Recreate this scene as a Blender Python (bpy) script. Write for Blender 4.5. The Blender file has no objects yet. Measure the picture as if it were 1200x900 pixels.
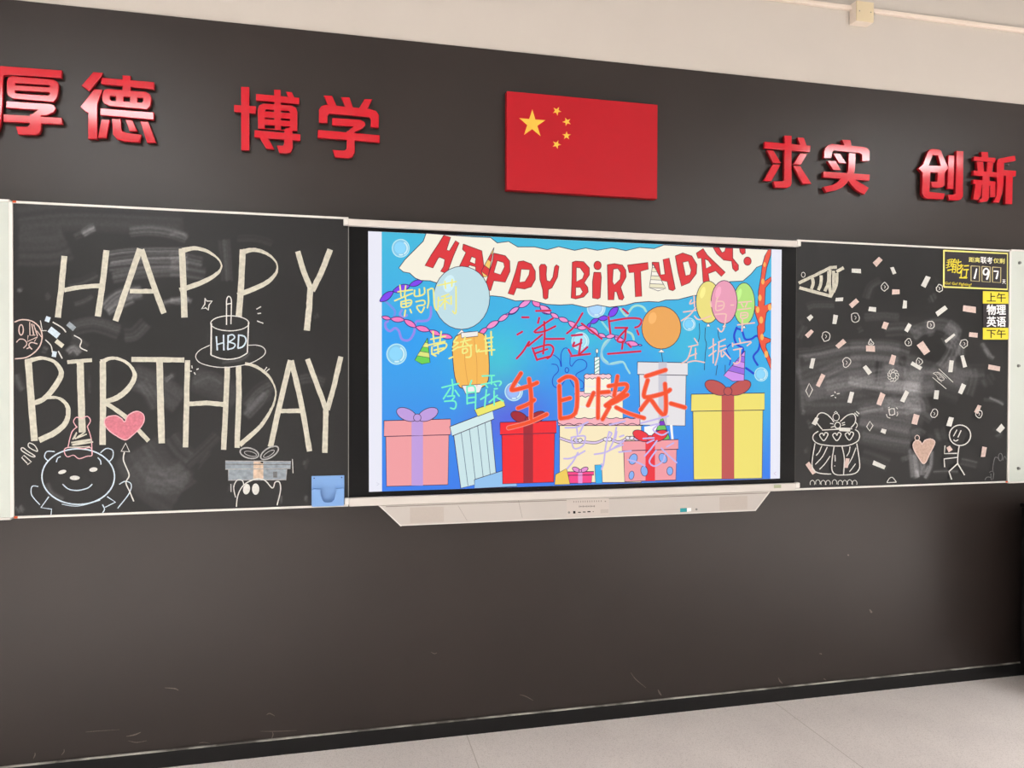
import bpy, bmesh, math, random
import numpy as np
from mathutils import Vector, Matrix
from mathutils.geometry import delaunay_2d_cdt
random.seed(7)
rng = np.random.default_rng(5)
SC = bpy.context.scene
COL = SC.collection

# ------------------------------------------------------------------ camera, world, exposure
F, YAW, PITCH, ROLL = 887.58, 0.231638, -0.0111737, -0.0027151
CAM = np.array([-1.0872, -3.2562, -0.0554])
def cam_axes():
    fwd = np.array([math.sin(YAW)*math.cos(PITCH), math.cos(YAW)*math.cos(PITCH), math.sin(PITCH)])
    r = np.array([math.cos(YAW), -math.sin(YAW), 0.0]); d = np.cross(fwd, r)
    c, s = math.cos(ROLL), math.sin(ROLL)
    return np.stack([c*r+s*d, -s*r+c*d, fwd], 1)
AX = cam_axes()
cam = bpy.data.cameras.new('camera'); camo = bpy.data.objects.new('camera', cam); COL.objects.link(camo)
cam.sensor_width = 36; cam.lens = F/1200*36; cam.clip_start = 0.05
camo.matrix_world = Matrix(((AX[0,0], -AX[0,1], -AX[0,2], CAM[0]), (AX[1,0], -AX[1,1], -AX[1,2], CAM[1]),
                            (AX[2,0], -AX[2,1], -AX[2,2], CAM[2]), (0,0,0,1)))
SC.camera = camo
vs = SC.view_settings
vs.view_transform = 'Standard'; vs.look = 'None'; vs.exposure = 0.0; vs.gamma = 1.0; vs.use_curve_mapping = False
w = bpy.data.worlds.new('world'); SC.world = w; w.use_nodes = True
w.node_tree.nodes['Background'].inputs[0].default_value = (1, .95, .9, 1)
w.node_tree.nodes['Background'].inputs[1].default_value = 0.2

LAMP = 23.0            # radiance of the ceiling light diffusers
LAMP_W = 76.0           # watts of the downward beam of each panel
LAMP_COL = (0.985, 0.995, 1.0)
FLOOR_Z, CEIL_Z = -1.625, 1.94
XL, XR, YB = -4.7, 5.7, -8.7
YBOARD = -0.10          # face of the chalkboards
def U(px, py, y):       # the point of the photograph on the upright plane y
    d = AX @ np.array([(px-600)/F, (py-450)/F, 1.0])
    return CAM + (y-CAM[1])/d[1]*d
def proj(P):
    q = (np.asarray(P)-CAM) @ AX
    return np.stack([600+F*q[...,0]/q[...,2], 450+F*q[...,1]/q[...,2]], -1)

# ------------------------------------------------------------------ materials
def S(r, g, b):
    f = lambda c: (c/255/12.92) if c/255 <= .04045 else ((c/255+.055)/1.055)**2.4
    return (f(r), f(g), f(b))
MATS = {}
def mat(name, col, rough=.5, spec=.5, metal=0, noise=0, nscale=60, emit=None, estr=0, bump=0, bscale=300):
    if name in MATS: return MATS[name]
    m = bpy.data.materials.new(name); m.use_nodes = True; MATS[name] = m
    nt = m.node_tree; b = nt.nodes['Principled BSDF']
    b.inputs['Base Color'].default_value = (*col, 1); b.inputs['Roughness'].default_value = rough
    b.inputs['Specular IOR Level'].default_value = spec; b.inputs['Metallic'].default_value = metal
    if emit: b.inputs['Emission Color'].default_value = (*emit, 1); b.inputs['Emission Strength'].default_value = estr
    if noise or bump:
        tc = nt.nodes.new('ShaderNodeTexCoord')
    if noise:
        n = nt.nodes.new('ShaderNodeTexNoise'); n.inputs['Scale'].default_value = nscale; n.inputs['Detail'].default_value = 4
        nt.links.new(tc.outputs['Object'], n.inputs['Vector'])
        mp = nt.nodes.new('ShaderNodeMapRange'); mp.inputs[1].default_value = .3; mp.inputs[2].default_value = .7
        mp.inputs[3].default_value = 1-noise; mp.inputs[4].default_value = 1+noise*.4
        nt.links.new(n.outputs[0], mp.inputs[0])
        mx = nt.nodes.new('ShaderNodeMix'); mx.data_type = 'RGBA'; mx.blend_type = 'MULTIPLY'; mx.inputs[0].default_value = 1
        mx.inputs[6].default_value = (*col, 1); nt.links.new(mp.outputs[0], mx.inputs[7])
        nt.links.new(mx.outputs[2], b.inputs['Base Color'])
    if bump:
        n2 = nt.nodes.new('ShaderNodeTexNoise'); n2.inputs['Scale'].default_value = bscale; n2.inputs['Detail'].default_value = 3
        nt.links.new(tc.outputs['Object'], n2.inputs['Vector'])
        bp = nt.nodes.new('ShaderNodeBump'); bp.inputs['Strength'].default_value = bump; bp.inputs['Distance'].default_value = .002
        nt.links.new(n2.outputs[0], bp.inputs['Height']); nt.links.new(bp.outputs[0], b.inputs['Normal'])
    return m
M_BEIGE = mat('wall_paint_beige', (.61,.565,.51), .8, .2, noise=.02, nscale=3, bump=.05, bscale=120)
M_DARK = mat('wall_panel_dark', (.0265,.0198,.0172), .32, .42, noise=.10, nscale=2.5, bump=.12, bscale=500)
M_BASE = mat('baseboard_black', (.005,.005,.0055), .45, .3, noise=.2, nscale=20)
M_CEIL = mat('ceiling_white', (.55,.54,.53), .9, .1)
M_SIDE = mat('room_wall_paint', (.60,.575,.545), .85, .2)
M_WHITEPANEL = mat('whiteboard_enamel', S(197,204,196), .35, .35)
M_RAIL = mat('aluminium_rail', S(222,219,213), .4, .5)
M_CREAM = mat('cream_plastic', S(208,202,195), .45, .4)
M_TRAY = mat('shaded_cream_plastic', S(198,192,186), .5, .4)  # rail cream made greyer: shade of the leaning tray face put into the colour
M_GRILLE = mat('grille_plastic', S(196,187,179), .7, .2, noise=.18, nscale=900)
M_SEAM = mat('seam_grey', S(150,142,136), .8, .1)  # even grey for the tray's groove lines and printed icons
M_BLACKGL = mat('black_bezel', (.004,.004,.0045), .3, .14)
M_BLACK = mat('black_plastic', (.004,.004,.004), .6, .12)
M_RED = mat('red_acrylic', (.58,.005,.018), .10, .55)
M_REDSIDE = mat('red_acrylic_shaded_side', (.30,.004,.010), .4, .4)  # darker copy of the face red: shade of the sides put into the colour
M_FLAG = mat('flag_red', (.46,.005,.014), .5, .3)
M_STAR = mat('flag_star_gold', S(238,190,72), .5, .3)
M_CHALKY = mat('chalk_cream', S(202,199,184), .95, .05, noise=.20, nscale=70)
M_CHALKW = mat('chalk_white', S(214,214,209), .95, .05, noise=.12, nscale=150)
M_CHALKP = mat('chalk_pale_pink', S(214,192,184), .95, .05, noise=.15, nscale=120)
M_CHALKPL = mat('chalk_pink_line', S(226,178,184), .95, .05, noise=.15, nscale=120)
M_CHALKH = mat('chalk_pink_fill', S(206,124,138), .95, .05, noise=.2, nscale=110)
M_CHALKT = mat('chalk_tan', S(196,168,154), .95, .05, noise=.2, nscale=110)
M_CHALKG = mat('chalk_grey', S(150,160,168), .95, .05, noise=.3, nscale=60)
M_CHALKGD = mat('chalk_grey_dim', S(118,118,120), .95, .05, noise=.3, nscale=60)
M_CHALKB = mat('chalk_blue_white', S(200,216,228), .95, .05, noise=.15, nscale=110)
M_CHALKO = mat('chalk_peach', S(214,190,168), .95, .05, noise=.3, nscale=60)
M_ORANGE = mat('orange_corner', S(205,85,40), .6, .3)
M_BLUE = mat('blue_plastic', S(116,160,216), .35, .5)
M_BLUED = mat('blue_plastic_edge', S(140,184,240), .35, .5)
M_SIGNBK = mat('sign_black', S(46,42,46), .5, .3)
M_YEL = mat('sign_yellow', S(226,210,62), .6, .3)
M_YELP = mat('sign_pale_yellow', S(232,224,128), .6, .3)
M_OLIVE = mat('sign_olive', S(190,178,130), .6, .3)
M_WHITE = mat('sign_white', S(245,245,245), .6, .3)
M_INK = mat('ink_black', S(25,25,25), .6, .2)
M_STEEL = mat('bolt_grey', S(130,132,128), .35, .5, metal=.6)
M_TEAL = mat('teal_sticker', S(38,150,155), .4, .4)
M_STK = mat('grey_green_sticker', S(160,165,135), .5, .3)
M_BOXY = mat('junction_ivory', S(222,206,172), .6, .3)
M_PIPE = mat('conduit_white', S(236,222,208), .5, .3)
M_SCUFF = mat('wall_scuff', S(120,112,106), .9, .1, noise=.3, nscale=200)
M_DIFF = mat('light_diffuser', (.8,.8,.8), .6, .2, emit=LAMP_COL, estr=LAMP)
M_LFRAME = mat('light_frame', (.8,.8,.8), .5, .3)

def floor_material():
    m = bpy.data.materials.new('floor_vinyl'); m.use_nodes = True; nt = m.node_tree; b = nt.nodes['Principled BSDF']
    tc = nt.nodes.new('ShaderNodeTexCoord')
    n = nt.nodes.new('ShaderNodeTexNoise'); n.inputs['Scale'].default_value = 260; n.inputs['Detail'].default_value = 3
    n2 = nt.nodes.new('ShaderNodeTexNoise'); n2.inputs['Scale'].default_value = 3
    nt.links.new(tc.outputs['Object'], n.inputs['Vector']); nt.links.new(tc.outputs['Object'], n2.inputs['Vector'])
    r = nt.nodes.new('ShaderNodeValToRGB'); e = r.color_ramp.elements
    e[0].position = .30; e[0].color = (*S(212,203,197),1); e[1].position = .5; e[1].color = (*S(240,232,227),1)
    nt.links.new(n.outputs[0], r.inputs[0])
    r2 = nt.nodes.new('ShaderNodeValToRGB'); e = r2.color_ramp.elements
    e[0].position=.35; e[0].color=(.93,.925,.93,1); e[1].position=.65; e[1].color=(1,1,1,1)
    nt.links.new(n2.outputs[0], r2.inputs[0])
    mx = nt.nodes.new('ShaderNodeMix'); mx.data_type='RGBA'; mx.blend_type='MULTIPLY'; mx.inputs[0].default_value=1
    nt.links.new(r.outputs[0], mx.inputs[6]); nt.links.new(r2.outputs[0], mx.inputs[7])
    # welded seams of the vinyl sheets, square to the front wall
    sx = nt.nodes.new('ShaderNodeSeparateXYZ'); nt.links.new(tc.outputs['Object'], sx.inputs[0])
    a = nt.nodes.new('ShaderNodeMath'); a.operation='ADD'; a.inputs[1].default_value = 20 - SEAM_X
    md = nt.nodes.new('ShaderNodeMath'); md.operation='MODULO'; md.inputs[1].default_value = 1.5
    lt = nt.nodes.new('ShaderNodeMath'); lt.operation='LESS_THAN'; lt.inputs[1].default_value = .0045
    nt.links.new(sx.outputs[0], a.inputs[0]); nt.links.new(a.outputs[0], md.inputs[0]); nt.links.new(md.outputs[0], lt.inputs[0])
    mx2 = nt.nodes.new('ShaderNodeMix'); mx2.data_type='RGBA'; mx2.inputs[7].default_value=(*S(204,194,186),1)
    nt.links.new(lt.outputs[0], mx2.inputs[0]); nt.links.new(mx.outputs[2], mx2.inputs[6])
    nt.links.new(mx2.outputs[2], b.inputs['Base Color'])
    b.inputs['Roughness'].default_value = .5; b.inputs['Specular IOR Level'].default_value = .35
    return m
def floor_pt(px, py):
    d = AX @ np.array([(px-600)/F, (py-450)/F, 1.0]); return CAM + (FLOOR_Z-CAM[2])/d[2]*d
SEAM_X = (floor_pt(690,870)[0]) % 1.5

def board_material():
    m = bpy.data.materials.new('chalkboard_surface'); m.use_nodes = True; nt = m.node_tree; b = nt.nodes['Principled BSDF']
    at = nt.nodes.new('ShaderNodeAttribute'); at.attribute_name = 'chalk_dust'
    tc = nt.nodes.new('ShaderNodeTexCoord')
    n = nt.nodes.new('ShaderNodeTexNoise'); n.inputs['Scale'].default_value = 90; n.inputs['Detail'].default_value = 5
    nt.links.new(tc.outputs['Object'], n.inputs['Vector'])
    mp = nt.nodes.new('ShaderNodeMapRange'); mp.inputs[1].default_value=.3; mp.inputs[2].default_value=.7; mp.inputs[3].default_value=.75; mp.inputs[4].default_value=1.2
    nt.links.new(n.outputs[0], mp.inputs[0])
    mu = nt.nodes.new('ShaderNodeMath'); mu.operation='MULTIPLY'; mu.use_clamp=True
    nt.links.new(at.outputs['Fac'], mu.inputs[0]); nt.links.new(mp.outputs[0], mu.inputs[1])
    mx = nt.nodes.new('ShaderNodeMix'); mx.data_type='RGBA'
    mx.inputs[6].default_value = (.0085,.0085,.009,1); mx.inputs[7].default_value = (.50,.50,.52,1)
    nt.links.new(mu.outputs[0], mx.inputs[0]); nt.links.new(mx.outputs[2], b.inputs['Base Color'])
    b.inputs['Roughness'].default_value = .38; b.inputs['Specular IOR Level'].default_value = .31
    return m
M_BOARD = board_material()

def screen_material():
    m = bpy.data.materials.new('display_picture'); m.use_nodes = True; nt = m.node_tree; b = nt.nodes['Principled BSDF']
    at = nt.nodes.new('ShaderNodeAttribute'); at.attribute_name = 'picture'
    b.inputs['Base Color'].default_value = (.004,.004,.004,1); b.inputs['Roughness'].default_value = .35; b.inputs['Specular IOR Level'].default_value = .15
    nt.links.new(at.outputs['Color'], b.inputs['Emission Color']); b.inputs['Emission Strength'].default_value = .97
    return m
M_SCREEN = screen_material()

# ------------------------------------------------------------------ object helpers
WLOC = {}
def tag(o, label=None, cat=None, group=None, kind=None):
    if label: o['label'] = label
    if cat: o['category'] = cat
    if group: o['group'] = group
    if kind: o['kind'] = kind
    return o
def thing(name, loc, label, cat, group=None):
    o = bpy.data.objects.new(name, None); COL.objects.link(o); o.location = loc; o.empty_display_size = .05
    WLOC[o.name] = np.array(loc, float)
    return tag(o, label, cat, group)
def link(name, me, parent=None, label=None):
    o = bpy.data.objects.new(name, me); COL.objects.link(o)
    if parent is not None:
        o.parent = parent; L = WLOC[parent.name]; WLOC[o.name] = L
        me.transform(Matrix.Translation(Vector(-L)))
    else: WLOC[o.name] = np.zeros(3)
    if label: o['label'] = label
    return o
def mesh_from(name, verts, faces, mats, fm=None):
    me = bpy.data.meshes.new(name); me.from_pydata([tuple(v) for v in verts], [], faces)
    for m in (mats if isinstance(mats, (list, tuple)) else [mats]): me.materials.append(m)
    if fm is not None: me.polygons.foreach_set('material_index', fm)
    me.update(); return me
def box_bm(bm, lo, hi, bevel=0):
    r = bmesh.ops.create_cube(bm, size=1)
    lo, hi = np.array(lo), np.array(hi)
    for v in r['verts']:
        v.co = Vector((lo+hi)/2 + np.array(v.co)*(hi-lo))
    if bevel:
        es = {e for v in r['verts'] for e in v.link_edges}
        bmesh.ops.bevel(bm, geom=list(es), offset=bevel, segments=2, affect='EDGES', profile=.6)
def box(name, lo, hi, m, parent=None, bevel=0, label=None):
    bm = bmesh.new(); box_bm(bm, lo, hi, bevel)
    me = bpy.data.meshes.new(name); bm.to_mesh(me); bm.free(); me.materials.append(m)
    return link(name, me, parent, label)
def cyl(name, c, axis, r, h, m, parent=None, seg=24, r2=None):
    bm = bmesh.new(); bmesh.ops.create_cone(bm, cap_ends=True, segments=seg, radius1=r, radius2=r if r2 is None else r2, depth=h)
    rot = Vector((0,0,1)).rotation_difference(Vector(axis)).to_matrix().to_4x4()
    bmesh.ops.transform(bm, matrix=Matrix.Translation(Vector(c)) @ rot, verts=bm.verts)
    me = bpy.data.meshes.new(name); bm.to_mesh(me); bm.free(); me.materials.append(m)
    for p in me.polygons: p.use_smooth = len(p.vertices) == 4
    return link(name, me, parent)

# ---- flat drawing: polygons are lists of photo points, laid on a real upright plane
CR = dict(A=(0,60,5.4545), B=(260,80,6), E=(885,150,8.3333), Fc=(1070,165,9.2308), G=(580,95,5.7143),
  L1=(0,230,5.4545), L2=(200,230,5.4545), L3=(0,360,5.4545), L4=(200,340,5.4545), L5=(0,450,5.4545), L6=(200,450,5.4545),
  R1=(920,280,7.5), R2=(920,380,7.5), R3=(1060,280,6.4286), R4=(1060,380,7.5), R5=(920,460,7.5), R6=(1060,460,6.4286), R7=(1088,425,25.714),
  T1=(400,240,7.5), T2=(540,250,7.5), T3=(680,250,7.5), T4=(800,260,7.5), C5=(430,360,7.5), C6=(570,360,7.5), C7=(700,360,7.5), C8=(800,380,7.5),
  K=(670,430,12.857), K2=(640,480,7.5), Y1=(450,325,8.5714), MI=(510,430,15), N1=(590,360,13.235), N2=(670,355,13.333), O1=(590,420,10), Q=(745,425,12.857),
  Z=(790,330,8.1818), V1=(650,490,12.857), V2=(720,480,11.25), CS=(1100,288,14.2857), PP=(655,570,15), BL=(380,570,15), BR=(860,550,12), TE=(780,585,24), SC=(0,500,20),
  P=(0,0,1), J=(990,0,20))
def c(k, pts):
    x, y, s = CR[k]; return [(x+a/s, y+b/s) for a, b in pts]
def q(k, a, b):
    x, y, s = CR[k]; return (x+a/s, y+b/s)
def smooth(pts, n=6, closed=False):
    P = np.array(pts, float)
    if len(P) < 3: return P
    out = []; N = len(P); rg = range(N) if closed else range(N-1)
    for i in rg:
        if closed: p0,p1,p2,p3 = P[i-1],P[i],P[(i+1)%N],P[(i+2)%N]
        else: p0,p1,p2,p3 = P[max(i-1,0)],P[i],P[i+1],P[min(i+2,N-1)]
        for t in np.arange(n)/n:
            out.append(.5*(2*p1+(p2-p0)*t+(2*p0-5*p1+4*p2-p3)*t*t+(3*p1-p0-3*p2+p3)*t**3))
    if not closed: out.append(P[-1])
    return np.array(out)
def ribbon(pts, wd, sm=True, closed=False, jit=0, n=6, cap=False):
    """list of polygons (quads) along a photo-space polyline; wd a width or one per point"""
    P0 = np.array(pts, float)
    W = np.full(len(P0), wd, float) if np.isscalar(wd) else np.interp(np.linspace(0,1,len(P0)), np.linspace(0,1,len(wd)), wd)
    if sm and len(P0) > 2:
        a = smooth(np.column_stack([P0, W]), n, closed); P, W = a[:,:2], a[:,2]
    else:
        P = P0
        if jit and len(P) == 2:
            t = np.linspace(0,1,9)[:,None]; P = P[0]*(1-t)+P[1]*t; W = np.interp(t[:,0],[0,1],[W[0],W[-1]])
    if closed: P = np.vstack([P, P[:1]]); W = np.append(W, W[0])
    d = np.gradient(P, axis=0)
    if closed: d[0] = d[-1] = P[1]-P[-2]
    d /= np.maximum(np.linalg.norm(d, axis=1), 1e-9)[:,None]
    nn = np.column_stack([-d[:,1], d[:,0]])
    ja = rng.normal(0, jit, (len(P),1)) if jit else 0; jb = rng.normal(0, jit, (len(P),1)) if jit else 0
    Lp = P+nn*(W[:,None]/2+ja); Rp = P-nn*(W[:,None]/2+jb)
    out = [[tuple(Lp[i]), tuple(Lp[i+1]), tuple(Rp[i+1]), tuple(Rp[i])] for i in range(len(P)-1)]
    if cap:
        for pt, r in ((P[0], W[0]/2), (P[-1], W[-1]/2)): out.append(ell(pt[0], pt[1], r, r, 0, 12))
    return out
def ell(cx, cy, rx, ry, rot=0, n=28, a0=0, a1=360):
    a = np.radians(np.linspace(a0, a1, n, endpoint=(a1-a0) != 360)); r = math.radians(rot)
    x, y = rx*np.cos(a), ry*np.sin(a)
    return list(zip(cx+x*math.cos(r)-y*math.sin(r), cy+x*math.sin(r)+y*math.cos(r)))
def rect(cx, cy, l, w_, rot=0):
    r = math.radians(rot); ca, sa = math.cos(r), math.sin(r)
    return [(cx+x*ca-y*sa, cy+x*sa+y*ca) for x, y in ((-l/2,-w_/2),(l/2,-w_/2),(l/2,w_/2),(-l/2,w_/2))]
def flat(name, polys, y, m, parent, thick=.0006, label=None):
    """thin raised mark: front faces on plane y with a skirt back to y+thick; polys may be (poly, material) pairs"""
    V, Fc, fm, mats = [], [], [], []
    for pl in polys:
        mm = m
        if isinstance(pl, tuple) and len(pl) == 2 and isinstance(pl[1], bpy.types.Material): pl, mm = pl
        if mm not in mats: mats.append(mm)
        mi = mats.index(mm)
        pts = [U(a, b, y)-np.array([0,1e-6*len(fm),0]) for a, b in pl]
        A = sum(pts[i][0]*pts[(i+1)%len(pts)][2]-pts[(i+1)%len(pts)][0]*pts[i][2] for i in range(len(pts)))
        if A < 0: pts = pts[::-1]
        o = len(V); n = len(pts); V += pts
        Fc.append(list(range(o, o+n))); fm.append(mi)
        if thick >= .0015 or n > 4:
            V += [p+np.array([0,thick,0]) for p in pts]
            for i in range(n):
                j = (i+1) % n; Fc.append([o+j, o+i, o+n+i, o+n+j]); fm.append(mi)
    return link(name, mesh_from(name, V, Fc, mats, fm), parent, label)
def union_solid(name, polys, holes, y, thick, m, parent, bevel=.0012, mside=None, label=None):
    """outline union of photo-space polygons, extruded back from plane y, front edge bevelled"""
    vs_, fs = [], []
    nh = len(polys)
    for pl in list(polys)+list(holes):
        pts = [U(a, b, y) for a, b in pl]; pts = [Vector((p[0], p[2])) for p in pts]
        A = sum(pts[i].x*pts[(i+1)%len(pts)].y-pts[(i+1)%len(pts)].x*pts[i].y for i in range(len(pts)))
        if A < 0: pts = pts[::-1]
        o = len(vs_); vs_ += pts; fs.append(list(range(o, o+len(pts))))
    ov, oe, of, _, _, orig = delaunay_2d_cdt(vs_, [], fs, 0, 1e-6)
    bm = bmesh.new(); bv = [bm.verts.new((v.x, y, v.y)) for v in ov]
    for f, og in zip(of, orig):
        if og and not any(i >= nh for i in og):
            try: bm.faces.new([bv[i] for i in f])
            except ValueError: pass
    bmesh.ops.delete(bm, geom=[v for v in bm.verts if not v.link_faces], context='VERTS')
    bmesh.ops.dissolve_limit(bm, angle_limit=.01, verts=bm.verts, edges=bm.edges)
    bmesh.ops.recalc_face_normals(bm, faces=bm.faces)
    for f in bm.faces:
        if f.normal.y > 0: f.normal_flip()
    front = list(bm.faces)
    r = bmesh.ops.extrude_face_region(bm, geom=front)
    for v in [g for g in r['geom'] if isinstance(g, bmesh.types.BMVert)]: v.co.y = y+thick
    bmesh.ops.recalc_face_normals(bm, faces=bm.faces)
    if bevel:
        es = [e for e in bm.edges if all(abs(v.co.y-y) < 1e-7 for v in e.verts) and any(abs(f.normal.y) < .5 for f in e.link_faces)]
        bmesh.ops.bevel(bm, geom=es, offset=bevel, segments=1, affect='EDGES', clamp_overlap=True)
    me = bpy.data.meshes.new(name); bm.to_mesh(me); bm.free(); me.materials.append(m)
    if mside:
        me.materials.append(mside)
        for p in me.polygons: p.material_index = 1 if abs(p.normal.y) < .3 else 0
    return link(name, me, parent, label)
def text_polys(body, quad, offset=0.0, shear=0.0):
    """glyph outlines as photo-space triangles filling a photo-space quad (tl,tr,br,bl)"""
    cu = bpy.data.curves.new('t', 'FONT'); cu.body = body; cu.shear = shear; cu.resolution_u = 3
    o = bpy.data.objects.new('t', cu); COL.objects.link(o); bpy.context.view_layer.update()
    me = bpy.data.meshes.new_from_object(o.evaluated_get(bpy.context.evaluated_depsgraph_get()))
    X = np.array([v.co[:2] for v in me.vertices]); lo, hi = X.min(0), X.max(0); T = (X-lo)/(hi-lo)
    tl, tr, br, bl = [np.array(p, float) for p in quad]
    u, v = T[:,:1], 1-T[:,1:]
    Pp = tl*(1-u)*(1-v)+tr*u*(1-v)+br*u*v+bl*(1-u)*v
    bw = offset*np.linalg.norm(tr-tl)/max(1,len(body))
    out = [[tuple(Pp[i]+np.array(d)*bw) for i in p.vertices] for d in (((-1,0),(1,0),(0,-.8),(0,.8)) if offset else ((0,0),)) for p in me.polygons]
    bpy.data.objects.remove(o); bpy.data.curves.remove(cu); bpy.data.meshes.remove(me)
    return out

# ------------------------------------------------------------------ room shell
def structure(o): o['kind'] = 'structure'; return o
structure(box('wall_front', (XL,.008,FLOOR_Z-.1), (XR,.15,CEIL_Z+.1), M_BEIGE))
PANEL_TOP = 1.369
pm = box('wall_front_dark_cladding', (XL,0,FLOOR_Z), (XR,.008,PANEL_TOP), M_DARK, bevel=.0015); structure(pm)
fl = box('floor', (XL,YB,FLOOR_Z-.1), (XR,.008,FLOOR_Z), floor_material()); structure(fl)
structure(box('ceiling', (XL,YB,CEIL_Z), (XR,.008,CEIL_Z+.1), M_CEIL))
structure(box('wall_left', (XL-.1,YB,FLOOR_Z-.1), (XL,.15,CEIL_Z+.1), M_SIDE))
structure(box('wall_right', (XR,YB,FLOOR_Z-.1), (XR+.1,.15,CEIL_Z+.1), M_SIDE))
structure(box('wall_back', (XL-.1,YB-.1,FLOOR_Z-.1), (XR+.1,YB,CEIL_Z+.1), M_SIDE))
BZ = -1.561
structure(box('baseboard_front', (XL,-.012,FLOOR_Z), (XR,0,BZ), M_BASE, bevel=.001))
# pale dusty bead along the top of the baseboard, worn away in places
def bead_material():
    m = bpy.data.materials.new('baseboard_bead'); m.use_nodes = True; nt = m.node_tree; b = nt.nodes['Principled BSDF']
    tc = nt.nodes.new('ShaderNodeTexCoord'); mpg = nt.nodes.new('ShaderNodeMapping'); mpg.inputs['Scale'].default_value = (7,1,1)
    n = nt.nodes.new('ShaderNodeTexNoise'); n.inputs['Scale'].default_value = 1; n.inputs['Detail'].default_value = 6
    nt.links.new(tc.outputs['Object'], mpg.inputs[0]); nt.links.new(mpg.outputs[0], n.inputs['Vector'])
    r = nt.nodes.new('ShaderNodeValToRGB'); e = r.color_ramp.elements
    e[0].position=.40; e[0].color=(*S(92,88,84),1); e[1].position=.60; e[1].color=(*S(190,186,178),1)
    nt.links.new(n.outputs[0], r.inputs[0]); nt.links.new(r.outputs[0], b.inputs['Base Color']); b.inputs['Roughness'].default_value=.7
    return m
structure(box('trim_1', (XL,-.013,BZ), (XR,0,BZ+.0038), bead_material(), bevel=.001))
# scuffs rubbed onto the cladding: part of its surface
scuffs = [((193,806),(205,807),(209,809),1.3),((148,863),(158,861),(165,858),1.6),((150,868),(160,870),(172,868),.8),((39,889),(41,885),(41,882),1.4),((72,885),(75,881),(75,878),1.0),
 ((305,857),(325,857),(348,856),.7),((318,866),(320,861),(319,857),1.0),((233,871),(238,870),(246,871),.8),((609,814),(616,816),(625,821),1.0),((739,788),(745,796),(757,806),.8),
 ((771,808),(773,812),(775,815),2.0),((1019,714),(1021,717),(1022,718),2.4),((993,650),(994,650.5),(995,651),1.6),((912,794),(914,798),(917,801),1.5),((965,795),(966.5,796),(968,797),1.2),
 ((960,766),(962,766),(963,767),1.3),((100,858),(110,857),(140,855),.5),((312,838),(316,836),(322,839),1.0),((505,764),(509,766),(512,765),.8)]
sp = []
for a, b, d, ww in scuffs: sp += ribbon([a,b,d], [ww*.3,ww,ww*.4])
so = flat('wall_scuff', sp, -.0004, M_SCUFF, None, thick=.0003); structure(so); so.name = 'wall_front_scuffs'

# ------------------------------------------------------------------ ceiling lights (the lamps of the room)
for ci, (cx, side, cy0) in enumerate(((-2.93,'left',-2.98),(3.72,'right',-2.72))):
    for ri, cy in enumerate((cy0,-5.2,-7.6)):
        z0 = CEIL_Z-.04
        t = thing('ceiling_light', (cx,cy,CEIL_Z), f'white rectangular ceiling light panel, {side} column, {("nearest the chalkboards","in the middle of the room","at the back of the room")[ri]}', 'ceiling light', 'ceiling light panels')
        L, Wd = .75, (.18 if ri == 0 else .30)
        bm = bmesh.new()
        box_bm(bm,(cx-L-.03,cy-Wd-.03,z0),(cx+L+.03,cy-Wd,CEIL_Z)); box_bm(bm,(cx-L-.03,cy+Wd,z0),(cx+L+.03,cy+Wd+.03,CEIL_Z))
        box_bm(bm,(cx-L-.03,cy-Wd,z0),(cx-L,cy+Wd,CEIL_Z)); box_bm(bm,(cx+L,cy-Wd,z0),(cx+L+.03,cy+Wd,CEIL_Z))
        me = bpy.data.meshes.new('frame'); bm.to_mesh(me); bm.free(); me.materials.append(M_LFRAME); link('frame', me, t)
        box('diffuser', (cx-L,cy-Wd,z0+.006), (cx+L,cy+Wd,z0+.014), M_DIFF, t)
        ld = bpy.data.lights.new('lamp', 'AREA'); ld.shape = 'RECTANGLE'; ld.size = 2*L-.06; ld.size_y = 2*Wd-.06; ld.energy = LAMP_W; ld.color = LAMP_COL; ld.spread = math.radians(84)
        lo2 = bpy.data.objects.new('lamp', ld); COL.objects.link(lo2); lo2.parent = t; lo2.location = (0,0,z0+.003-CEIL_Z)

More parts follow.
